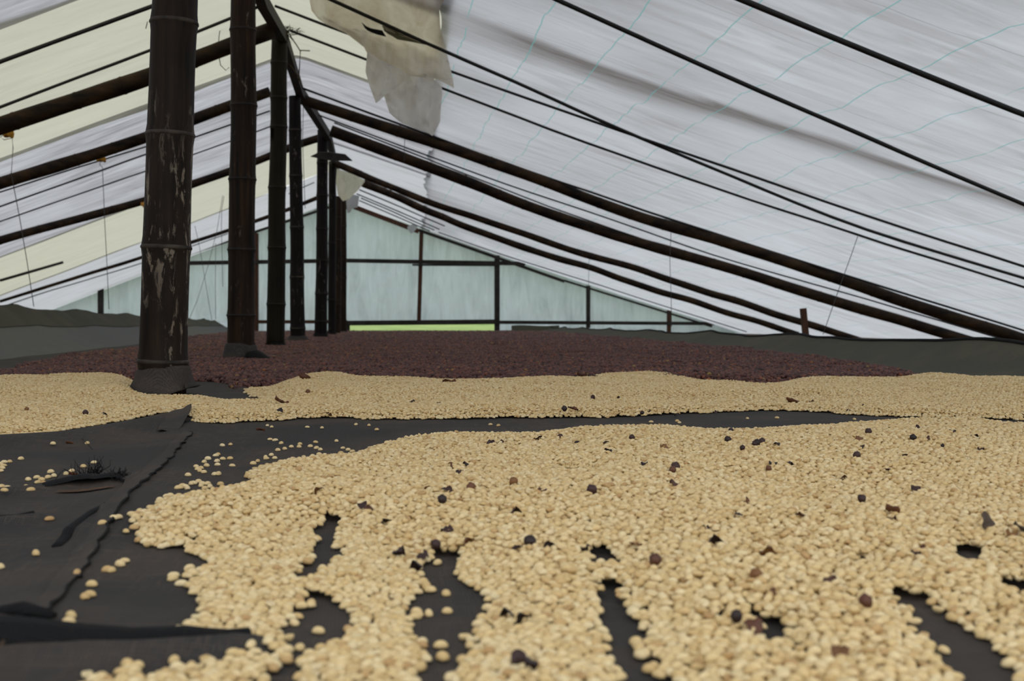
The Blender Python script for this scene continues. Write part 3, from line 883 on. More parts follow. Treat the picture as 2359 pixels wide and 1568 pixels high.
string([(342, -5), (338, 20), (341, 45), (336, 66)], 9.0, 'short frayed string left of the nearest pole at the top')
string([(699, 240), (697, 320), (700, 400), (703, 480)], 13.6, 'thin string right of the fourth pole')

# twigs at the third pole top
tw = []
c = on_y(662, 70, 10.3)
for k in range(60):
    d = np.array([random.gauss(0, 1), random.gauss(0, 0.7), random.gauss(0.15, 0.8)]); d /= np.linalg.norm(d)
    o0 = c + np.array([random.gauss(0, 0.035), random.gauss(0, 0.03), random.gauss(0, 0.03)])
    L = random.uniform(0.04, 0.11)
    tw.append(tube([o0, o0 + d * L * 0.5 + np.array([0, 0, random.gauss(0, 0.012)]), o0 + d * L], [0.003, 0.0025, 0.001], 4))
for p in ([(668, 82), (684, 105), (692, 118), (690, 150), (688, 190)], [(690, 116), (714, 117)], [(668, 150), (680, 165), (690, 180), (698, 205)]):
    tw.append(tube([on_y(x, y, 10.4) for x, y in p], 0.005, 5))
o = build('twig_tuft', merge(*tw), M['twig'])
rebase(o, tuple(c))
tag(o, 'tuft of dry twigs and roots on top of the third pole', 'twigs', None, 'stuff')

# weathered board on the fifth pole
bv = [(715, 362), (735, 352), (757, 352), (795, 357), (812, 372), (760, 371)]
P = [on_y(x, y, 15.25) for x, y in bv]
Vb = [p + np.array([0, -0.05, 0]) for p in P] + [p + np.array([0, 0.05, 0.02]) for p in P]
nb = len(P)
Fb = [tuple(range(nb - 1, -1, -1)), tuple(range(nb, 2 * nb))] + [(k, (k + 1) % nb, nb + (k + 1) % nb, nb + k) for k in range(nb)]
o = build('weathered_board', (Vb, Fb), M['wood'], None, False)
rebase(o, tuple(P[0]))
tag(o, 'weathered pointed board fixed across the fifth pole', 'board')
# short stake behind the right screen
a, b = on_y(1859, 790, 11.6), on_y(1850, 710, 11.6)
a[2] = -0.03
o = build('wooden_stake', bar(a, b, 0.055, 0.05), M['redwood'], None, False)
rebase(o, tuple(a))
tag(o, 'short dark wooden stake standing behind the right side screen', 'stake')

# ------------------------------------------------------------------ torn plastic hanging from the roof
def rag(outline, Y, mat, name, parent, bulge=0.05, depth=None, seed=0, n=26):
    """triangulated sheet inside a pixel outline, set at depth Y with folds"""
    xs_ = [p[0] for p in outline]; ys_ = [p[1] for p in outline]
    x0, x1, y0, y1 = min(xs_), max(xs_), min(ys_), max(ys_)
    rows = []
    for j in range(n):
        y = y0 + (y1 - y0) * (j + 0.001) / (n - 1 + 0.002)
        hits = []
        for (ax, ay), (bx, by) in zip(outline, outline[1:] + outline[:1]):
            if (ay <= y) != (by <= y):
                hits.append(ax + (bx - ax) * (y - ay) / (by - ay))
        if len(hits) >= 2:
            rows.append((y, min(hits), max(hits)))
    V, F = [], []
    m = 22
    for (y, a, b) in rows:
        for i in range(m):
            x = a + (b - a) * i / (m - 1)
            dy = bulge * (float(vnoise(x * 0.018 + seed, y * 0.010)) + 0.5 * float(vnoise(x * 0.05 + seed, y * 0.03)) + 0.2 * float(vnoise(x * 0.12, y * 0.08 + seed)))
            if depth: dy += depth(x, y)
            p = on_y(x, y, Y + dy)
            if p[2] > float(roof_z(p[0])) - 0.005:
                p = on_roof(x, y, 0.004)
            V.append(p)
    for j in range(len(rows) - 1):
        for i in range(m - 1):
            F.append((j * m + i, j * m + i + 1, (j + 1) * m + i + 1, (j + 1) * m + i))
    o = build(name, (V, F), mat, parent)
    return o
rg = empty('torn_plastic', tuple(on_y(930, 20, 8.9)))
tag(rg, 'large torn stained plastic sheet hanging from the roof right of the ridge', 'plastic sheet')
slope = lambda x, y: 0.0016 * (y - 100)
rag([(712, -60), (713, 0), (718, 25), (738, 50), (795, 75), (838, 108), (850, 130), (900, 165), (945, 180), (985, 172), (1022, 190), (1046, 203), (1044, 185), (1030, 125), (1014, 62), (1012, 20), (1060, -60)], 9.28, M['sheet_rag_stained'], 'upper_drape', rg, 0.07, lambda x, y: -0.0004 * (y - 100), 2)
rag([(846, 118), (842, 165), (852, 200), (866, 238), (905, 205), (948, 176), (915, 155), (880, 140)], 9.12, M['sheet_rag'], 'folded_flap', rg, 0.10, None, 5)
rag([(880, 170), (885, 222), (898, 262), (925, 283), (960, 297), (990, 308), (996, 313), (1010, 290), (1018, 225), (1018, 200), (990, 172), (935, 165)], 9.22, M['sheet_rag'], 'lower_flap', rg, 0.11, None, 8)
rag([(990, 200), (994, 240), (988, 270), (990, 300), (1000, 305), (1014, 280), (1018, 202)], 9.12, M['sheet_rag'], 'curled_edge', rg, 0.10, None, 12, 14)
bp = [(832, 50), (846, 68), (882, 72), (888, 83), (868, 78), (842, 72)]
rag([(832, 50), (848, 64), (880, 69), (890, 85), (862, 78), (842, 68)], 9.05, M['net_black'], 'black_patch', rg, 0.01, None, 3, 8)
rag([(880, 58), (905, 68), (940, 84), (985, 104), (960, 99), (930, 92), (922, 95), (905, 84), (886, 74)], 9.02, M['net_side'], 'black_patch', rg, 0.01, None, 4, 8)
o = rag([(776, 388), (774, 420), (778, 448), (790, 463), (802, 460), (812, 450), (825, 438), (842, 416), (815, 402)], 17.6, M['sheet_rag_cream'], 'cream_rag', None, 0.16, None, 6)
rebase(o, tuple(on_y(776, 388, 17.6)))
tag(o, 'crumpled cream plastic rag hanging at the sixth pole top', 'plastic rag')
o = rag([(797, 458), (800, 490), (806, 490), (815, 475), (824, 478), (828, 450), (815, 448)], 20.0, M['sheet_white'], 'white_rag', None, 0.05, None, 9, 14)
rebase(o, tuple(on_y(797, 458, 20.0)))
tag(o, 'small white plastic scrap under the cream rag', 'plastic rag')
o = rag([(938, 522), (940, 530), (948, 538), (957, 530), (962, 521), (950, 516)], 23.5, M['sheet_white'], 'white_rag', None, 0.08, None, 19, 14)
rebase(o, tuple(on_y(938, 522, 23.5)))
tag(o, 'small crumpled plastic wad at the slope of the end wall', 'plastic rag')

# ------------------------------------------------------------------ coffee: shapes of one bean, cherry, husk
def uv_ball(seg, rings, fn):
    V, F = [], []
    V.append(fn(0.0, 0.0))
    for i in range(1, rings):
        for k in range(seg):
            V.append(fn(math.pi * i / rings, 2 * math.pi * k / seg))
    V.append(fn(math.pi, 0.0))
    for k in range(seg):
        F.append((0, 1 + k, 1 + (k + 1) % seg))
    for i in range(rings - 2):
        for k in range(seg):
            a = 1 + i * seg + k; b = 1 + i * seg + (k + 1) % seg
            F.append((a, a + seg, b + seg, b))
    e = len(V) - 1
    s = 1 + (rings - 2) * seg
    for k in range(seg):
        F.append((s + k, e, s + (k + 1) % seg))
    return V, F
def bean_shape(a, b, c, skew):
    def fn(th, ph):
        z = math.cos(th); s = math.sin(th)
        x, y = s * math.cos(ph), s * math.sin(ph)
        sx = math.copysign(abs(x) ** 0.86, x); sy = math.copysign(abs(y) ** 0.92, y)
        zz = c * z if z > 0 else 0.30 * c * z
        if z < 0:
            zz += 0.42 * c * math.exp(-(y / 0.16) ** 2) * (1 - x * x) * min(1.0, -z * 2)
        return (a * sx, b * sy * (1 + skew * x), zz + 0.30 * c)
    return uv_ball(14, 8, fn)
bean_me = [mesh_data('coffee_bean', *bean_shape(*p), M['bean']) for p in ((0.0054, 0.0039, 0.0042, 0.06), (0.0058, 0.0040, 0.0039, -0.08), (0.0050, 0.0040, 0.0044, 0.0), (0.0056, 0.0036, 0.0048, 0.05))]
def cherry_shape(r, sq, amp, seed):
    def fn(th, ph):
        d = np.array([math.sin(th) * math.cos(ph), math.sin(th) * math.sin(ph), math.cos(th)])
        q = 1 + amp * float(vnoise(d[0] * 2.4 + seed, d[1] * 2.4 + d[2] * 1.9)) + amp * 0.6 * float(vnoise(d[0] * 5 + seed, d[1] * 5 - d[2] * 4.3 + seed))
        return (r * q * d[0] * 1.08, r * q * d[1], r * q * d[2] * sq + r * sq * 0.9)
    return uv_ball(10, 7, fn)
cherry_me = [mesh_data('dried_cherry', *cherry_shape(*p), M['cherry']) for p in ((0.0062, 0.85, 0.16, 1.3), (0.0060, 0.95, 0.20, 7.7), (0.0064, 0.75, 0.18, 17.1))]

# ------------------------------------------------------------------ where the coffee lies
def inside(px, py, poly):
    r = np.zeros(np.shape(px), bool)
    n = len(poly)
    for i in range(n):
        x1, y1 = poly[i]; x2, y2 = poly[(i + 1) % n]
        c = ((y1 > py) != (y2 > py))
        xi = (x2 - x1) * (py - y1) / (y2 - y1 + 1e-9) + x1
        r ^= c & (px < xi)
    return r
def blur(a, r, it=2):
    for _ in range(it):
        for ax in (0, 1):
            p = np.pad(a, [(r + 1, r) if k == ax else (0, 0) for k in (0, 1)], mode='edge')
            c = np.cumsum(p, axis=ax)
            n = a.shape[ax]
            hi = np.take(c, np.arange(2 * r + 1, 2 * r + 1 + n), axis=ax)
            lo = np.take(c, np.arange(0, n), axis=ax)
            a = (hi - lo) / (2 * r + 1)
    return a
FG = [(3900, 980), (2359, 976), (2030, 979), (1900, 994), (1700, 1012), (1560, 1001), (1440, 998), (1300, 1004), (1180, 1016), (1050, 1013), (960, 1018), (880, 1022), (835, 1048),
      (745, 1062), (600, 1078), (552, 1098), (575, 1120), (500, 1152), (400, 1165), (340, 1192), (290, 1245), (300, 1272), (430, 1276), (470, 1300), (455, 1330), (465, 1372), (440, 1410), (428, 1452),
      (470, 1468), (560, 1466), (595, 1482), (560, 1512), (470, 1540), (400, 1556), (330, 1575), (215, 1570), (150, 1640), (0, 1800), (-300, 2250), (5200, 2250)]
GAPS = [
    [(1000, 1290), (1045, 1300), (1058, 1360), (1075, 1420), (1085, 1480), (1060, 1530), (1045, 1580), (1040, 1750), (950, 1750), (1000, 1580), (995, 1500), (955, 1450), (962, 1400), (1015, 1350), (985, 1310)],
    [(1370, 1285), (1395, 1290), (1400, 1330), (1385, 1350), (1415, 1390), (1420, 1420), (1475, 1460), (1470, 1500), (1505, 1568), (1620, 1750), (1530, 1750), (1440, 1600), (1430, 1530), (1400, 1480), (1410, 1440), (1385, 1400), (1365, 1380), (1390, 1340), (1350, 1320)],
    [(1690, 1418), (1720, 1436), (1755, 1456), (1805, 1486), (1850, 1530), (1840, 1550), (1790, 1520), (1755, 1490), (1735, 1465)],
    [(2095, 1402), (2150, 1420), (2200, 1466), (2260, 1506), (2315, 1556), (2450, 1700), (2330, 1700), (2250, 1590), (2205, 1535), (2155, 1485), (2110, 1445)],
    [(715, 1388), (780, 1400), (803, 1440), (765, 1490), (705, 1532), (665, 1568), (600, 1700), (520, 1700), (620, 1562), (690, 1500), (680, 1460), (690, 1420)],
    [(728, 1212), (752, 1212), (768, 1290), (748, 1322), (712, 1342), (698, 1330), (740, 1280)],
    [(1355, 1232), (1385, 1232), (1390, 1246), (1350, 1246)],
    [(1960, 1326), (2010, 1326), (2015, 1341), (1965, 1341)],
    [(2225, 1300), (2250, 1300), (2318, 1335), (2300, 1345)],
    [(2335, 1385), (2370, 1385), (2420, 1405), (2350, 1402)],
    [(1310, 1096), (1340, 1092), (1338, 1104), (1312, 1104)],
    [(2312, 974), (2420, 974), (2420, 982), (2316, 982)],
]
BAND = [(-900, 1060), (0, 1015), (100, 1010), (180, 1004), (250, 986), (380, 966), (428, 955), (448, 985), (600, 976), (750, 966), (900, 973), (1400, 969), (1600, 961), (1700, 955), (1850, 952), (2030, 964), (2359, 971), (3600, 972),
        (3600, 897), (2359, 897), (2250, 893), (2140, 879), (2040, 890), (1850, 889), (1740, 899), (1650, 895), (1550, 881), (1480, 876), (1400, 882), (1300, 894), (1100, 890), (900, 888), (750, 878), (700, 884), (600, 900), (556, 906), (600, 922),
        (645, 934), (560, 931), (470, 924), (400, 922), (335, 922), (316, 890), (250, 874), (150, 884), (0, 892), (-900, 900)]
CHERRY = [(-1200, 935), (0, 872), (110, 832), (280, 814), (330, 802), (430, 780), (520, 770), (600, 767), (700, 766), (1300, 766), (1400, 774), (1550, 792), (1700, 808), (1830, 824), (1960, 845), (2080, 866), (2170, 888),
          (2050, 888), (1850, 888), (1740, 898), (1650, 894), (1400, 881), (1300, 893), (1100, 889), (900, 887), (750, 877), (700, 884), (600, 900), (556, 905), (500, 892), (430, 884), (318, 888), (250, 873), (0, 891), (-1200, 950)]

GX = np.arange(-2.9, 3.1, 0.01); GY = np.arange(0.45, 5.6, 0.01)
GXX, GYY = np.meshgrid(GX, GY)
jx = 0.016 * vnoise(GXX * 22, GYY * 22) + 0.010 * vnoise(GXX * 47, GYY * 47)
jy = 0.016 * vnoise(GXX * 22 + 77, GYY * 22) + 0.010 * vnoise(GXX * 47 + 31, GYY * 47)
PX, PY, _ = project(GXX + jx, GYY + jy)
PXg, PYg, _ = project(GXX + 0.7 * jx, GYY + 0.7 * jy)
m_fg = inside(PX, PY, FG)
for gp in GAPS:
    for ox, oy in ((0, 0), (-12, 0), (12, 0), (0, -6), (0, 10)):
        m_fg &= ~inside(PXg + ox, PYg + oy, gp)
m_bd = inside(PX, PY, BAND)
loose = (np.abs(RNG.random(GXX.shape)) < 0.035) & inside(PX, PY, FG) & ~m_fg
mask = (m_fg | m_bd).astype(float)
bl_s = blur(mask, 2)
bl_w = blur(mask, 3)
sm = lambda a, lo, hi: np.clip((a - lo) / (hi - lo), 0, 1) ** 2 * (3 - 2 * np.clip((a - lo) / (hi - lo), 0, 1))
depth_k = np.where(GYY < 2.9, 0.0095 + 0.003 * np.clip(GYY - 1.2, 0, 1), np.where(GYY < 3.5, 0.014, 0.030))
depth_k = blur(depth_k, 15)
T = depth_k * sm(bl_w, 0.62, 1.0) * (1 + 0.30 * vnoise(GXX * 3.2, GYY * 3.2) + 0.18 * vnoise(GXX * 8, GYY * 8))
bare = inside(PX, PY, [(300, 870), (640, 870), (660, 940), (440, 945), (300, 935)])
T = blur(T * np.where(bare, 0.35, 1.0), 2)
NH = net_h(GXX, GYY)
def samp(A, x, y):
    fx = np.clip((x - GX[0]) / 0.01, 0, len(GX) - 1.001); fy = np.clip((y - GY[0]) / 0.01, 0, len(GY) - 1.001)
    i = fx.astype(int); j = fy.astype(int); u = fx - i; v = fy - j
    return (A[j, i] * (1 - u) + A[j, i + 1] * u) * (1 - v) + (A[j + 1, i] * (1 - u) + A[j + 1, i + 1] * u) * v

def hexgrid(x0, x1, y0, y1, s):
    a = np.arange(x0, x1, s); b = np.arange(y0, y1, s * 0.866)
    X, Y = np.meshgrid(a, b)
    X = X + (np.arange(len(b)) % 2)[:, None] * s / 2
    return (X + RNG.uniform(-0.32, 0.32, X.shape) * s).ravel(), (Y + RNG.uniform(-0.32, 0.32, Y.shape) * s).ravel()
def in_view(x, y, m=0.35):
    px, py, zc = project(x, y)
    mm = m * FPX / np.maximum(zc, 0.3)
    return (px > -mm) & (px < IW + mm) & (zc > 0.55)

# beans: one layer everywhere, a second loose one on top of the thick part
bx, by, bz, brx, bry, brz = [], [], [], [], [], []
pole_c = [(p[0][0], p[0][1], p[2]) for p in pole_pos]
for layer in (0, 1):
    x, y = hexgrid(-2.8, 3.0, 0.55, 5.3, 0.0090 if layer == 0 else 0.0120)
    k = in_view(x, y, 0.9) & (x > bed_l(y) + 0.03) & (x < bed_r(y) - 0.03)
    x, y = x[k], y[k]
    d = samp(bl_s, x, y); t_ = samp(T, x, y)
    if layer == 0:
        keep = ((samp(mask, x, y) > 0.5) | (samp(loose.astype(float), x, y) > 0.62)) & (RNG.random(len(x)) < 0.45 + 0.55 * sm(d, 0.35, 0.8))
    else:
        keep = (t_ > 0.0062)
    for cx_, cy_, r_ in pole_c[:1]:
        keep &= np.hypot(x - cx_, y - cy_) > r_ * 1.45
    x, y, t_ = x[keep], y[keep], t_[keep]
    n = len(x)
    thick = np.clip(t_ / 0.010, 0, 1)
    z = samp(NH, x, y) + t_ + RNG.uniform(-0.0005, 0.0015, n) * thick + (0.0035 + RNG.uniform(-0.001, 0.001, n) if layer else 0) - 0.0015 * thick
    flip = np.where(RNG.random(n) < 0.22 * (0.5 + 0.5 * thick), math.pi, 0.0)
    tilt = 0.05 + 0.27 * thick
    rx = RNG.normal(0, 1, n) * tilt + flip
    ry = RNG.normal(0, 1, n) * tilt * 0.8
    z = z + np.where(flip > 0, 0.0050, 0)
    bx.append(x); by.append(y); bz.append(z); brx.append(rx); bry.append(ry); brz.append(RNG.uniform(0, 6.283, n))
bx, by, bz, brx, bry, brz = [np.concatenate(a) for a in (bx, by, bz, brx, bry, brz)]
bs = RNG.uniform(0.90, 1.10, len(bx))
bv_ = RNG.integers(0, 4, len(bx))

def gn_scatter(name, pts, rot, scl, var, srcs, filler=None, mat=None):
    """one mesh: the filler surface plus one loose point per grain; grains of the named source objects are set on the points"""
    V = []; F = []
    nf = 0
    if filler is not None:
        V = [tuple(v) for v in filler[0]]; F = filler[1]; nf = len(V)
    me = bpy.data.meshes.new(name)
    allv = np.vstack([np.array(V).reshape(-1, 3), pts]) if nf else np.asarray(pts)
    n = len(allv)
    me.vertices.add(n)
    me.vertices.foreach_set('co', allv.astype(np.float32).ravel())
    if len(F):
        F = np.asarray(F, np.int32)
        me.loops.add(F.size); me.polygons.add(len(F))
        me.polygons.foreach_set('loop_start', np.arange(0, F.size, F.shape[1], dtype=np.int32))
        me.loops.foreach_set('vertex_index', F.ravel())
        me.polygons.foreach_set('use_smooth', np.ones(len(F), bool))
        me.materials.append(mat)
    me.update(calc_edges=True)
    def attr(nm, typ, data, key='value', w=1):
        a = me.attributes.new(nm, typ, 'POINT')
        full = np.zeros((n, w), np.float32 if typ != 'INT' else np.int32)
        full[nf:] = np.asarray(data).reshape(-1, w)
        a.data.foreach_set(key, full.ravel())
    attr('grain_rot', 'FLOAT_VECTOR', rot, 'vector', 3)
    attr('grain_scale', 'FLOAT', scl)
    vv = np.full(n, -1, np.int32); vv[nf:] = var
    a = me.attributes.new('grain_kind', 'INT', 'POINT'); a.data.foreach_set('value', vv)
    o = obj(name, me)
    ng = bpy.data.node_groups.new(name + '_scatter', 'GeometryNodeTree')
    ng.interface.new_socket('Geometry', in_out='INPUT', socket_type='NodeSocketGeometry')
    ng.interface.new_socket('Geometry', in_out='OUTPUT', socket_type='NodeSocketGeometry')
    N, L = ng.nodes, ng.links
    gi, go = N.new('NodeGroupInput'), N.new('NodeGroupOutput')
    def named(nm, typ):
        q = N.new('GeometryNodeInputNamedAttribute'); q.data_type = typ
        q.inputs['Name'].default_value = nm
        return next(s for s in q.outputs if s.name == 'Attribute' and s.enabled)
    r_ = named('grain_rot', 'FLOAT_VECTOR'); s_ = named('grain_scale', 'FLOAT'); k_ = named('grain_kind', 'INT')
    e2r = N.new('FunctionNodeEulerToRotation'); L.new(r_, e2r.inputs[0])
    jn = N.new('GeometryNodeJoinGeometry')
    if nf:
        L.new(gi.outputs[0], jn.inputs[0])
    for i, src in enumerate(srcs):
        oi = N.new('GeometryNodeObjectInfo'); oi.transform_space = 'ORIGINAL'
        oi.inputs['Object'].default_value = src
        cmp = N.new('FunctionNodeCompare'); cmp.data_type = 'INT'; cmp.operation = 'EQUAL'
        ins = [s for s in cmp.inputs if s.enabled]
        L.new(k_, ins[0]); ins[1].default_value = i
        ip = N.new('GeometryNodeInstanceOnPoints')
        L.new(gi.outputs[0], ip.inputs['Points']); L.new(cmp.outputs[0], ip.inputs['Selection'])
        L.new(oi.outputs['Geometry'], ip.inputs['Instance'])
        L.new(e2r.outputs[0], ip.inputs['Rotation']); L.new(s_, ip.inputs['Scale'])
        L.new(ip.outputs[0], jn.inputs[0])
    L.new(jn.outputs[0], go.inputs[0])
    o.modifiers.new('grains', 'NODES').node_group = ng
    return o

# strays lying singly on the net (photo positions)
STRAY = {
 'stray pale bean on the net left of the torn hole': ('stray beans left of the torn hole', [(65, 1102), (85, 1097), (96, 1102), (111, 1097), (117, 1085), (124, 1094), (87, 1108), (100, 1110), (113, 1115), (60, 1121), (71, 1125), (138, 1108), (152, 1089), (165, 1082)]),
 'stray pale bean on the net at the left edge, above the torn hole': ('stray beans at the left edge', [(2, 1066), (8, 1070), (10, 1062), (22, 1061), (5, 1075), (2, 1082), (48, 1055), (17, 1120), (3, 1120), (10, 1126)]),
 'stray pale bean on the net above or right of the frayed threads': ('stray beans round the frayed threads', [(192, 1072), (217, 1063), (251, 1100), (122, 1020), (201, 1019)]),
 'single stray bean on bare net in the left foreground': ('single beans in the left foreground', [(114, 1192), (82, 1272), (-2, 1303), (357, 1463), (412, 1448), (18, 1426), (63, 1412)]),
 'stray bean beside the ragged hem edge in the left foreground': ('beans beside the hem edge', [(262, 1190), (272, 1189), (236, 1202), (178, 1317), (211, 1343), (196, 1371), (207, 1366), (163, 1414), (158, 1429), (256, 1310), (276, 1297), (287, 1288), (247, 1309)]),
 'stray bean on the bare net left of the big bean spread': ('beans scattered at the spread edge', [(398, 1330), (418, 1342), (437, 1308), (400, 1322), (433, 1092), (457, 1107), (508, 1113), (384, 1140), (392, 1140), (412, 1141), (415, 1121), (432, 1122), (470, 1085), (495, 1090), (503, 1090), (513, 1055), (530, 1054), (452, 1072), (460, 1082), (455, 1078), (463, 1076), (476, 1070), (470, 1062), (479, 1055), (500, 1060), (501, 1068), (535, 1070), (497, 1047), (502, 1045), (410, 1121), (420, 1117), (427, 1120), (440, 1112), (446, 1110), (463, 1116), (472, 1122), (484, 1118), (490, 1125), (478, 1112), (466, 1112), (305, 1200), (313, 1193), (325, 1207), (337, 1196), (347, 1198)]),
 'stray bean on the dark net strip between the two bean spreads': ('beans on the strip between the spreads', [(512, 1024), (531, 1022), (622, 1010), (634, 1012), (648, 1019), (671, 1027), (640, 1035), (656, 1032), (691, 1021), (689, 1027), (715, 1026), (729, 1030), (738, 1034), (727, 1016), (775, 1014), (612, 1052), (625, 1046), (633, 1053), (614, 1054), (700, 1050), (720, 1048), (735, 1045), (755, 1050), (770, 1047), (790, 1030), (802, 1034), (785, 1043), (812, 1038), (594, 1060), (583, 1066), (868, 988), (708, 982), (742, 984), (616, 978), (626, 982), (820, 976), (850, 978)]),
 'stray bean on bare net in a furrow of the foreground beans': ('beans in the furrows', [(1028, 1364), (988, 1410), (1030, 1404), (1020, 1512), (1470, 1490), (1560, 1545), (733, 1450), (690, 1488), (660, 1522)]),
 'stray bean just in front of the far bean band': ('beans before the far band', [(1148, 978), (1500, 970), (1560, 968), (1565, 972), (1722, 962), (1790, 961), (1968, 964), (1130, 976)]),
}
bean_src = []
n_ind = 0
def add_bean(k, x, y, z, rot, s, label, group):
    global n_ind
    o = bpy.data.objects.new('coffee_bean', bean_me[k])
    COL.objects.link(o)
    o.location = (x, y, z); o.rotation_euler = rot; o.scale = (s, s, s)
    tag(o, label, 'coffee bean', group)
    n_ind += 1
    return o
first = {}
for lab, (grp, pl) in STRAY.items():
    for (px, py) in pl:
        p = on_bed(px, py, 0.010)
        zz = float(net_h(p[0], p[1]))
        p = on_bed(px, py, zz + 0.003)
        tb = float(samp(T, np.array([p[0]]), np.array([p[1]]))[0])
        k = random.randrange(4)
        o = add_bean(k, p[0], p[1], zz + tb - 0.0003, (random.gauss(0, 0.05), random.gauss(0, 0.05), random.uniform(0, 6.28)), random.uniform(0.95, 1.12), lab, grp)
        first.setdefault(k, o)
        dd = np.hypot(bx - p[0], by - p[1])
        ok = dd > 0.008
        bx, by, bz, brx, bry, brz, bs, bv_ = [a[ok] for a in (bx, by, bz, brx, bry, brz, bs, bv_)]
# the nearest beans of the spread, up to 300 in all
ppx, ppy, pzc = project(bx, by, bz)
vis = (ppx > 5) & (ppx < IW - 5) & (ppy > 1200) & (ppy < IH - 6)
order = np.argsort(np.where(vis, pzc, 1e9))
take = order[:max(0, 300 - n_ind)]
for i in take:
    px = ppx[i]
    side_ = ('left of the first furrow' if px < 690 else 'between the first two furrows' if px < 1020 else 'between the two middle furrows' if px < 1450 else 'right of the middle furrow' if px < 1850 else 'towards the right corner')
    add_bean(int(bv_[i]), bx[i], by[i], bz[i], (brx[i], bry[i], brz[i]), float(bs[i]), 'pale coffee bean at the very bottom of the foreground spread, ' + side_, 'nearest beans ' + side_)
keep = np.ones(len(bx), bool); keep[take] = False
bx, by, bz, brx, bry, brz, bs, bv_ = [a[keep] for a in (bx, by, bz, brx, bry, brz, bs, bv_)]
srcs = [first[k] for k in range(4)]

def filler_mesh(sel, Tz, sub=2):
    """surface under the top grains, where the layer is thick enough"""
    ok = sel[::sub, ::sub]
    xs_, ys_, zs_ = GXX[::sub, ::sub], GYY[::sub, ::sub], Tz[::sub, ::sub]
    ids = -np.ones(ok.shape, int)
    f = ok[:-1, :-1] & ok[1:, :-1] & ok[:-1, 1:] & ok[1:, 1:]
    used = np.zeros(ok.shape, bool)
    used[:-1, :-1] |= f; used[1:, :-1] |= f; used[:-1, 1:] |= f; used[1:, 1:] |= f
    ids[used] = np.arange(used.sum())
    V = np.stack([xs_[used], ys_[used], zs_[used]], -1)
    J, I = np.where(f)
    F = np.stack([ids[J, I], ids[J, I + 1], ids[J + 1, I + 1], ids[J + 1, I]], -1)
    return V, F
thick_ok = (T > 0.0065) & (bl_s > 0.97) & in_view(GXX, GYY, 0.88) & (GXX > bed_l(GYY) + 0.05) & (GXX < bed_r(GYY) - 0.05)
for cx_, cy_, r_ in pole_c[:1]:
    thick_ok &= np.hypot(GXX - cx_, GYY - cy_) > r_ * 1.35
split_y = 2.85
for nm, lab, cond, fcond in (('bean_spread', 'wide spread of pale parchment coffee beans with rake furrows in the foreground', by < split_y, GYY <= split_y + 0.02),
                             ('bean_band', 'long heaped band of pale parchment coffee beans before the dark cherries', by >= split_y, GYY >= split_y - 0.02)):
    pts = np.stack([bx[cond], by[cond], bz[cond]], -1)
    rot = np.stack([brx[cond], bry[cond], brz[cond]], -1)
    o = gn_scatter(nm, pts, rot, bs[cond], bv_[cond], srcs, filler_mesh(thick_ok & fcond, NH + T - 0.0036), M['bean_pile'])
    tag(o, lab, 'coffee beans', None, 'stuff')
    print(nm, len(pts))

# ------------------------------------------------------------------ dried cherries
cx, cy, cz, cs = [], [], [], []
def cher_T(x, y):
    return (0.024 + 0.008 * vnoise(x * 1.6, y * 1.6) + 0.008 * vnoise(x * 5, y * 5) + 0.005 * vnoise(x * 13, y * 13))
edges = [4.0, 7.0, 8.2, 9.6, 11.2, 13.0, 15.2, 17.7, 20.7, 24.8]
def cher_in(x, y):
    px, py, zc = project(x + 0.05 * vnoise(x * 4, y * 4), y + 0.08 * vnoise(x * 4 + 9, y * 4))
    return inside(px, py, CHERRY)
for a, b in zip(edges[:-1], edges[1:]):
    s = 0.0142 * max(1.0, b / 8.2)
    x, y = hexgrid(-3.4, 4.6, a, b, s)
    k = in_view(x, y, 0.6)
    x, y = x[k], y[k]
    ok = cher_in(x, y)
    for q, r_ in ((p[0], p[2]) for p in pole_pos):
        ok &= np.hypot(x - q[0], y - q[1]) > r_ * 1.25
    x, y = x[ok], y[ok]
    edge = np.zeros(len(x))
    for e in (0.035, 0.08):
        for q in range(8):
            edge += cher_in(x + e * math.cos(q * 0.785), y + e * math.sin(q * 0.785)) / 16.0
    edge = 0.12 + 0.88 * np.clip((edge - 0.4) / 0.6, 0, 1)
    sc = RNG.uniform(0.85, 1.15, len(x)) * 1.26 * s / 0.0142
    z = 0.004 + cher_T(x, y) * edge + RNG.uniform(-0.004, 0.006, len(x)) - 0.010 * (sc - 1).clip(0)
    cx.append(x); cy.append(y); cz.append(np.maximum(z, 0.003)); cs.append(sc)
cx, cy, cz, cs = [np.concatenate(a) for a in (cx, cy, cz, cs)]
crot = np.stack([RNG.normal(0, 0.5, len(cx)), RNG.normal(0, 0.5, len(cx)), RNG.uniform(0, 6.283, len(cx))], -1)
cv = RNG.integers(0, 3, len(cx))
# the nearest 300 are cherries of their own
ppx, ppy, pzc = project(cx, cy, cz)
vis = (ppx > 5) & (ppx < IW - 5) & (ppy < 897)
bt = samp(T, cx, np.clip(cy, GY[0], GY[-1]))
hid = project(cx, cy - 0.12, 0.02)[1]
order = np.argsort(np.where(vis, pzc + np.where(bt > 0.004, 50, 0), 1e9))
take = order[:300]
cfirst = {}
for i in take:
    px = ppx[i]
    w = ('left of the nearest pole' if px < 330 else 'between the first two poles' if px < 640 else 'right of the second pole' if px < 1200 else 'behind the middle of the bean band' if px < 1700 else 'at the right end of the heap')
    o = bpy.data.objects.new('dried_cherry', cherry_me[int(cv[i])])
    COL.objects.link(o)
    o.location = (cx[i], cy[i], cz[i]); o.rotation_euler = tuple(crot[i]); o.scale = (cs[i],) * 3
    tag(o, 'dark dried cherry at the front of the heap, ' + w, 'coffee cherry', 'front cherries ' + w)
    cfirst.setdefault(int(cv[i]), o)
keep = np.ones(len(cx), bool); keep[take] = False
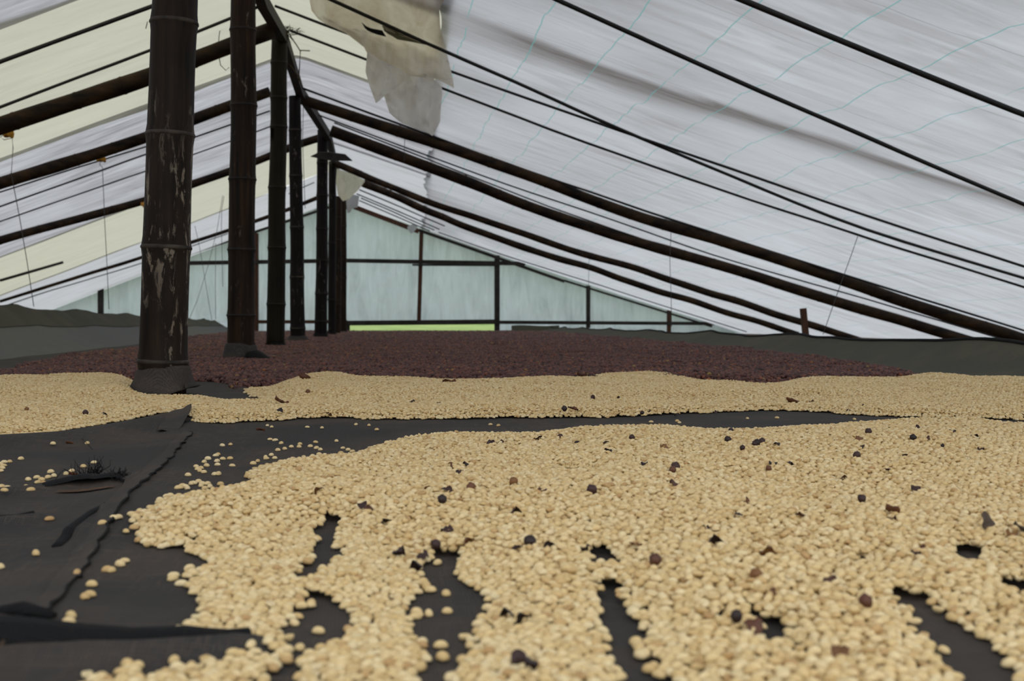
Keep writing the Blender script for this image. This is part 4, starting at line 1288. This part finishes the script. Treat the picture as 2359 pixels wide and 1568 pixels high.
def fn_c():
    ys_ = np.concatenate([np.arange(4.2, 8, 0.05), np.arange(8, 24.9, 0.12)])
    xs_ = np.arange(-3.4, 4.6, 0.05)
    X, Y = np.meshgrid(xs_, ys_)
    ok = cher_in(X, Y) & cher_in(X + 0.12, Y) & cher_in(X - 0.12, Y) & cher_in(X, Y - 0.1) & cher_in(X, Y + 0.15)
    Z = 0.006 + cher_T(X, Y)
    for q, r_ in ((p[0], p[2]) for p in pole_pos):
        ok &= np.hypot(X - q[0], Y - q[1]) > r_ * 1.2
    f = ok[:-1, :-1] & ok[1:, :-1] & ok[:-1, 1:] & ok[1:, 1:]
    used = np.zeros(ok.shape, bool)
    used[:-1, :-1] |= f; used[1:, :-1] |= f; used[:-1, 1:] |= f; used[1:, 1:] |= f
    ids = -np.ones(ok.shape, int); ids[used] = np.arange(used.sum())
    J, I = np.where(f)
    return np.stack([X[used], Y[used], Z[used]], -1), np.stack([ids[J, I], ids[J, I + 1], ids[J + 1, I + 1], ids[J + 1, I]], -1)
o = gn_scatter('cherry_heap', np.stack([cx, cy, cz], -1)[keep], crot[keep], cs[keep], cv[keep], [cfirst[k] for k in range(3)], fn_c(), M['cherry_pile'])
tag(o, 'broad dark red-brown bed of drying coffee cherries round the poles', 'coffee cherries', None, 'stuff')
print('cherries', len(cx))

# ------------------------------------------------------------------ dark husks, leaves and chips among the beans
def husk_shape(seed):
    def fn(u, v):
        a = (u - 0.5) * 2; b = (v - 0.5) * 2
        k = math.sqrt(max(0.0, 1 - 0.5 * b * b))
        x = 0.0065 * a * k; y = 0.005 * b * math.sqrt(max(0, 1 - 0.5 * a * a))
        z = 0.0045 * (1 - a * a) * (0.6 + 0.5 * float(vnoise(a * 1.5 + seed, b * 1.5))) + 0.0015 * float(vnoise(a * 3 + seed, b * 3))
        return (x, y, z)
    return grid(6, 6, fn)
husk_me = [mesh_data('cherry_husk', *husk_shape(s), M['husk']) for s in (1.0, 5.0, 9.0)]
ball_me = mesh_data('cherry_husk', *cherry_shape(0.0050, 0.9, 0.2, 3.3), M['husk'])
HUSK = {
 'dark husk bit among the beans at the upper left of the spread': [(1078, 1000), (1155, 1018), (1245, 1007), (1290, 1005), (1130, 1020), (1400, 1040), (1395, 1020), (1235, 1012), (1330, 1020), (1040, 1073), (1060, 1088), (735, 1130), (838, 1165), (850, 1170), (1072, 1070), (1135, 1020)],
 'dark husk bit among the beans in the middle of the spread': [(1248, 1130), (1368, 1132), (1485, 1068), (1548, 1115), (1545, 1086), (1562, 1080), (1457, 1012), (1530, 1030), (1685, 995), (1675, 1015), (1180, 1115), (1080, 1125), (1030, 1130), (985, 1125), (1190, 1180), (1025, 1155), (1030, 1220)],
 'dark husk bit among the beans at the upper right of the spread': [(1742, 1025), (1755, 1020), (1790, 1025), (1980, 1012), (1990, 1032), (2110, 1010), (2140, 1010), (2195, 993), (2245, 1005), (2170, 1027), (2260, 1035), (2085, 1050), (1975, 1055), (1820, 1068), (1780, 1068), (1770, 1082), (1942, 1100), (2045, 1085), (2115, 985), (2000, 998), (1710, 1035), (1740, 1026)],
 'dark husk bit among the beans in the right foreground': [(2055, 1195), (1845, 1188), (1985, 1155), (2110, 1128), (1720, 1155), (1700, 1190), (1625, 1217), (1770, 1275), (1915, 1340), (1780, 1368), (1700, 1428), (1935, 1500), (2125, 1262), (2110, 1275), (1730, 1325), (1735, 1440), (1650, 1250), (2000, 1395), (2330, 1230)],
 'dark husk bit among the beans in the near middle': [(1080, 1250), (1190, 1265), (1232, 1250), (920, 1275), (975, 1280), (960, 1308), (1265, 1257), (1460, 1260), (1505, 1300), (1195, 1515), (1220, 1530), (1168, 1415), (1205, 1427), (1010, 1260), (890, 1205), (1350, 1263)],
 'dark husk bit among the beans of the far band': [(1366, 914), (1300, 945), (1650, 948), (1990, 935), (1955, 945), (1475, 950), (1560, 955), (760, 955), (645, 945), (710, 905), (1010, 928), (60, 945), (240, 955), (195, 955), (1870, 925), (1425, 915), (950, 925)],
}
def surf_pt(px, py):
    z = 0.01
    for _ in range(6):
        p = on_bed(px, py, z)
        z = float(samp(NH, p[:1], p[1:2])[0]) + float(samp(T, p[:1], p[1:2])[0]) + 0.0065
    return p
for lab, pl in HUSK.items():
    for (px, py) in pl:
        p = surf_pt(px, py)
        k = random.randrange(4)
        o = bpy.data.objects.new('cherry_husk', husk_me[k] if k < 3 else ball_me)
        COL.objects.link(o)
        s = random.uniform(0.9, 1.4)
        o.location = tuple(p - np.array([0, 0, 0.0012])); o.scale = (s, s, s * 1.2)
        o.rotation_euler = (random.gauss(0, 0.5), random.gauss(0, 0.5), random.uniform(0, 6.28))
        tag(o, lab, 'husk', lab.replace('bit', 'bits'))
def leaf(px, py, L, mat, label, name, cat, rot, curl=0.5):
    def fn(u, v):
        a = (u - 0.5) * 2; b = v
        w = 0.40 * math.sin(math.pi * min(1, b * 0.97 + 0.02)) ** 0.7 * (1 + 0.3 * float(vnoise(b * 9, a)))
        return (L * w * a, L * (b - 0.5), L * (curl * 0.28 * a * a + 0.12 * float(vnoise(a * 2 + px, b * 4))))
    o = add_mod_solid(build(name, grid(9, 14, fn), mat), 0.0008)
    p = surf_pt(px, py)
    o.location = tuple(p + np.array([0, 0, 0.003])); o.rotation_euler = rot
    return tag(o, label, cat)
leaf(648, 929, 0.042, M['leaf'], 'red-brown dry leaf on the bean band right of the nearest pole', 'dry_leaf', 'leaf', (0.5, 0.1, 1.2))
leaf(1825, 927, 0.036, M['leaf'], 'rust-coloured curled leaf on the right half of the bean band', 'dry_leaf', 'leaf', (0.3, 0.0, 1.5))
leaf(1320, 944, 0.026, M['leaf'], 'small brown leaf on the middle of the bean band', 'dry_leaf', 'leaf', (0.3, 0.1, 1.3))
leaf(2272, 1211, 0.026, M['bark'], 'upright brown bark chip among the right foreground beans', 'bark_chip', 'chip', (1.2, 0.3, 0.5))
leaf(2355, 1225, 0.020, M['bark'], 'small brown chip at the right edge of the beans', 'bark_chip', 'chip', (0.6, 0.2, 1.0))
leaf(600, 994, 0.018, M['leaf'], 'dark red seed shell on the net strip before the band', 'seed_shell', 'husk', (0.2, 0.2, 1.4), 0.9)
leaf(2056, 1183, 0.016, M['leaf'], 'glossy red-brown dried cherry half among the right foreground beans', 'cherry_half', 'husk', (0.2, 0.2, 1.4), 1.2)
leaf(168, 1098, 0.013, M['leaf'], 'orange-brown husked bean on the net by the torn hole', 'seed_shell', 'husk', (0.2, 0.2, 1.5), 0.9)
leaf(160, 1024, 0.014, M['leaf'], 'small dark red husk on the net below the left bean band', 'seed_shell', 'husk', (0.1, 0.2, 1.6), 0.9)
CL = [(700, 873, 'right of the second pole foot'), (882, 852, 'left of the middle of the heap'), (1340, 868, 'before the centre of the heap'), (1365, 872, 'just right of the centre'), (1190, 854, 'in the middle distance'), (1490, 855, 'right of the middle'), (1540, 852, 'in a small row on the right'), (1752, 858, 'near the right end'), (1035, 884, 'at the bean band')]
for (px, py, w) in CL:
    p = on_bed(px, py, 0.034)
    L = 0.05
    def fn(u, v):
        a = (u - 0.5) * 2
        ww = 0.36 * math.sin(math.pi * min(1, v * 0.97 + 0.02)) ** 0.8
        return (L * ww * a, L * (v - 0.5), L * (0.22 * a * a + 0.16 * float(vnoise(a * 2 + px, v * 4))))
    o = add_mod_solid(build('dry_leaf', grid(7, 11, fn), M['leaf'] if px == 1035 else M['husk']), 0.0008)
    o.location = tuple(p); o.rotation_euler = (random.gauss(0.3, 0.2), random.gauss(0, 0.2), random.uniform(0.6, 2.2))
    tag(o, 'dark curled dry leaf on the cherry heap, ' + w, 'leaf', 'dry leaves on the cherry heap')
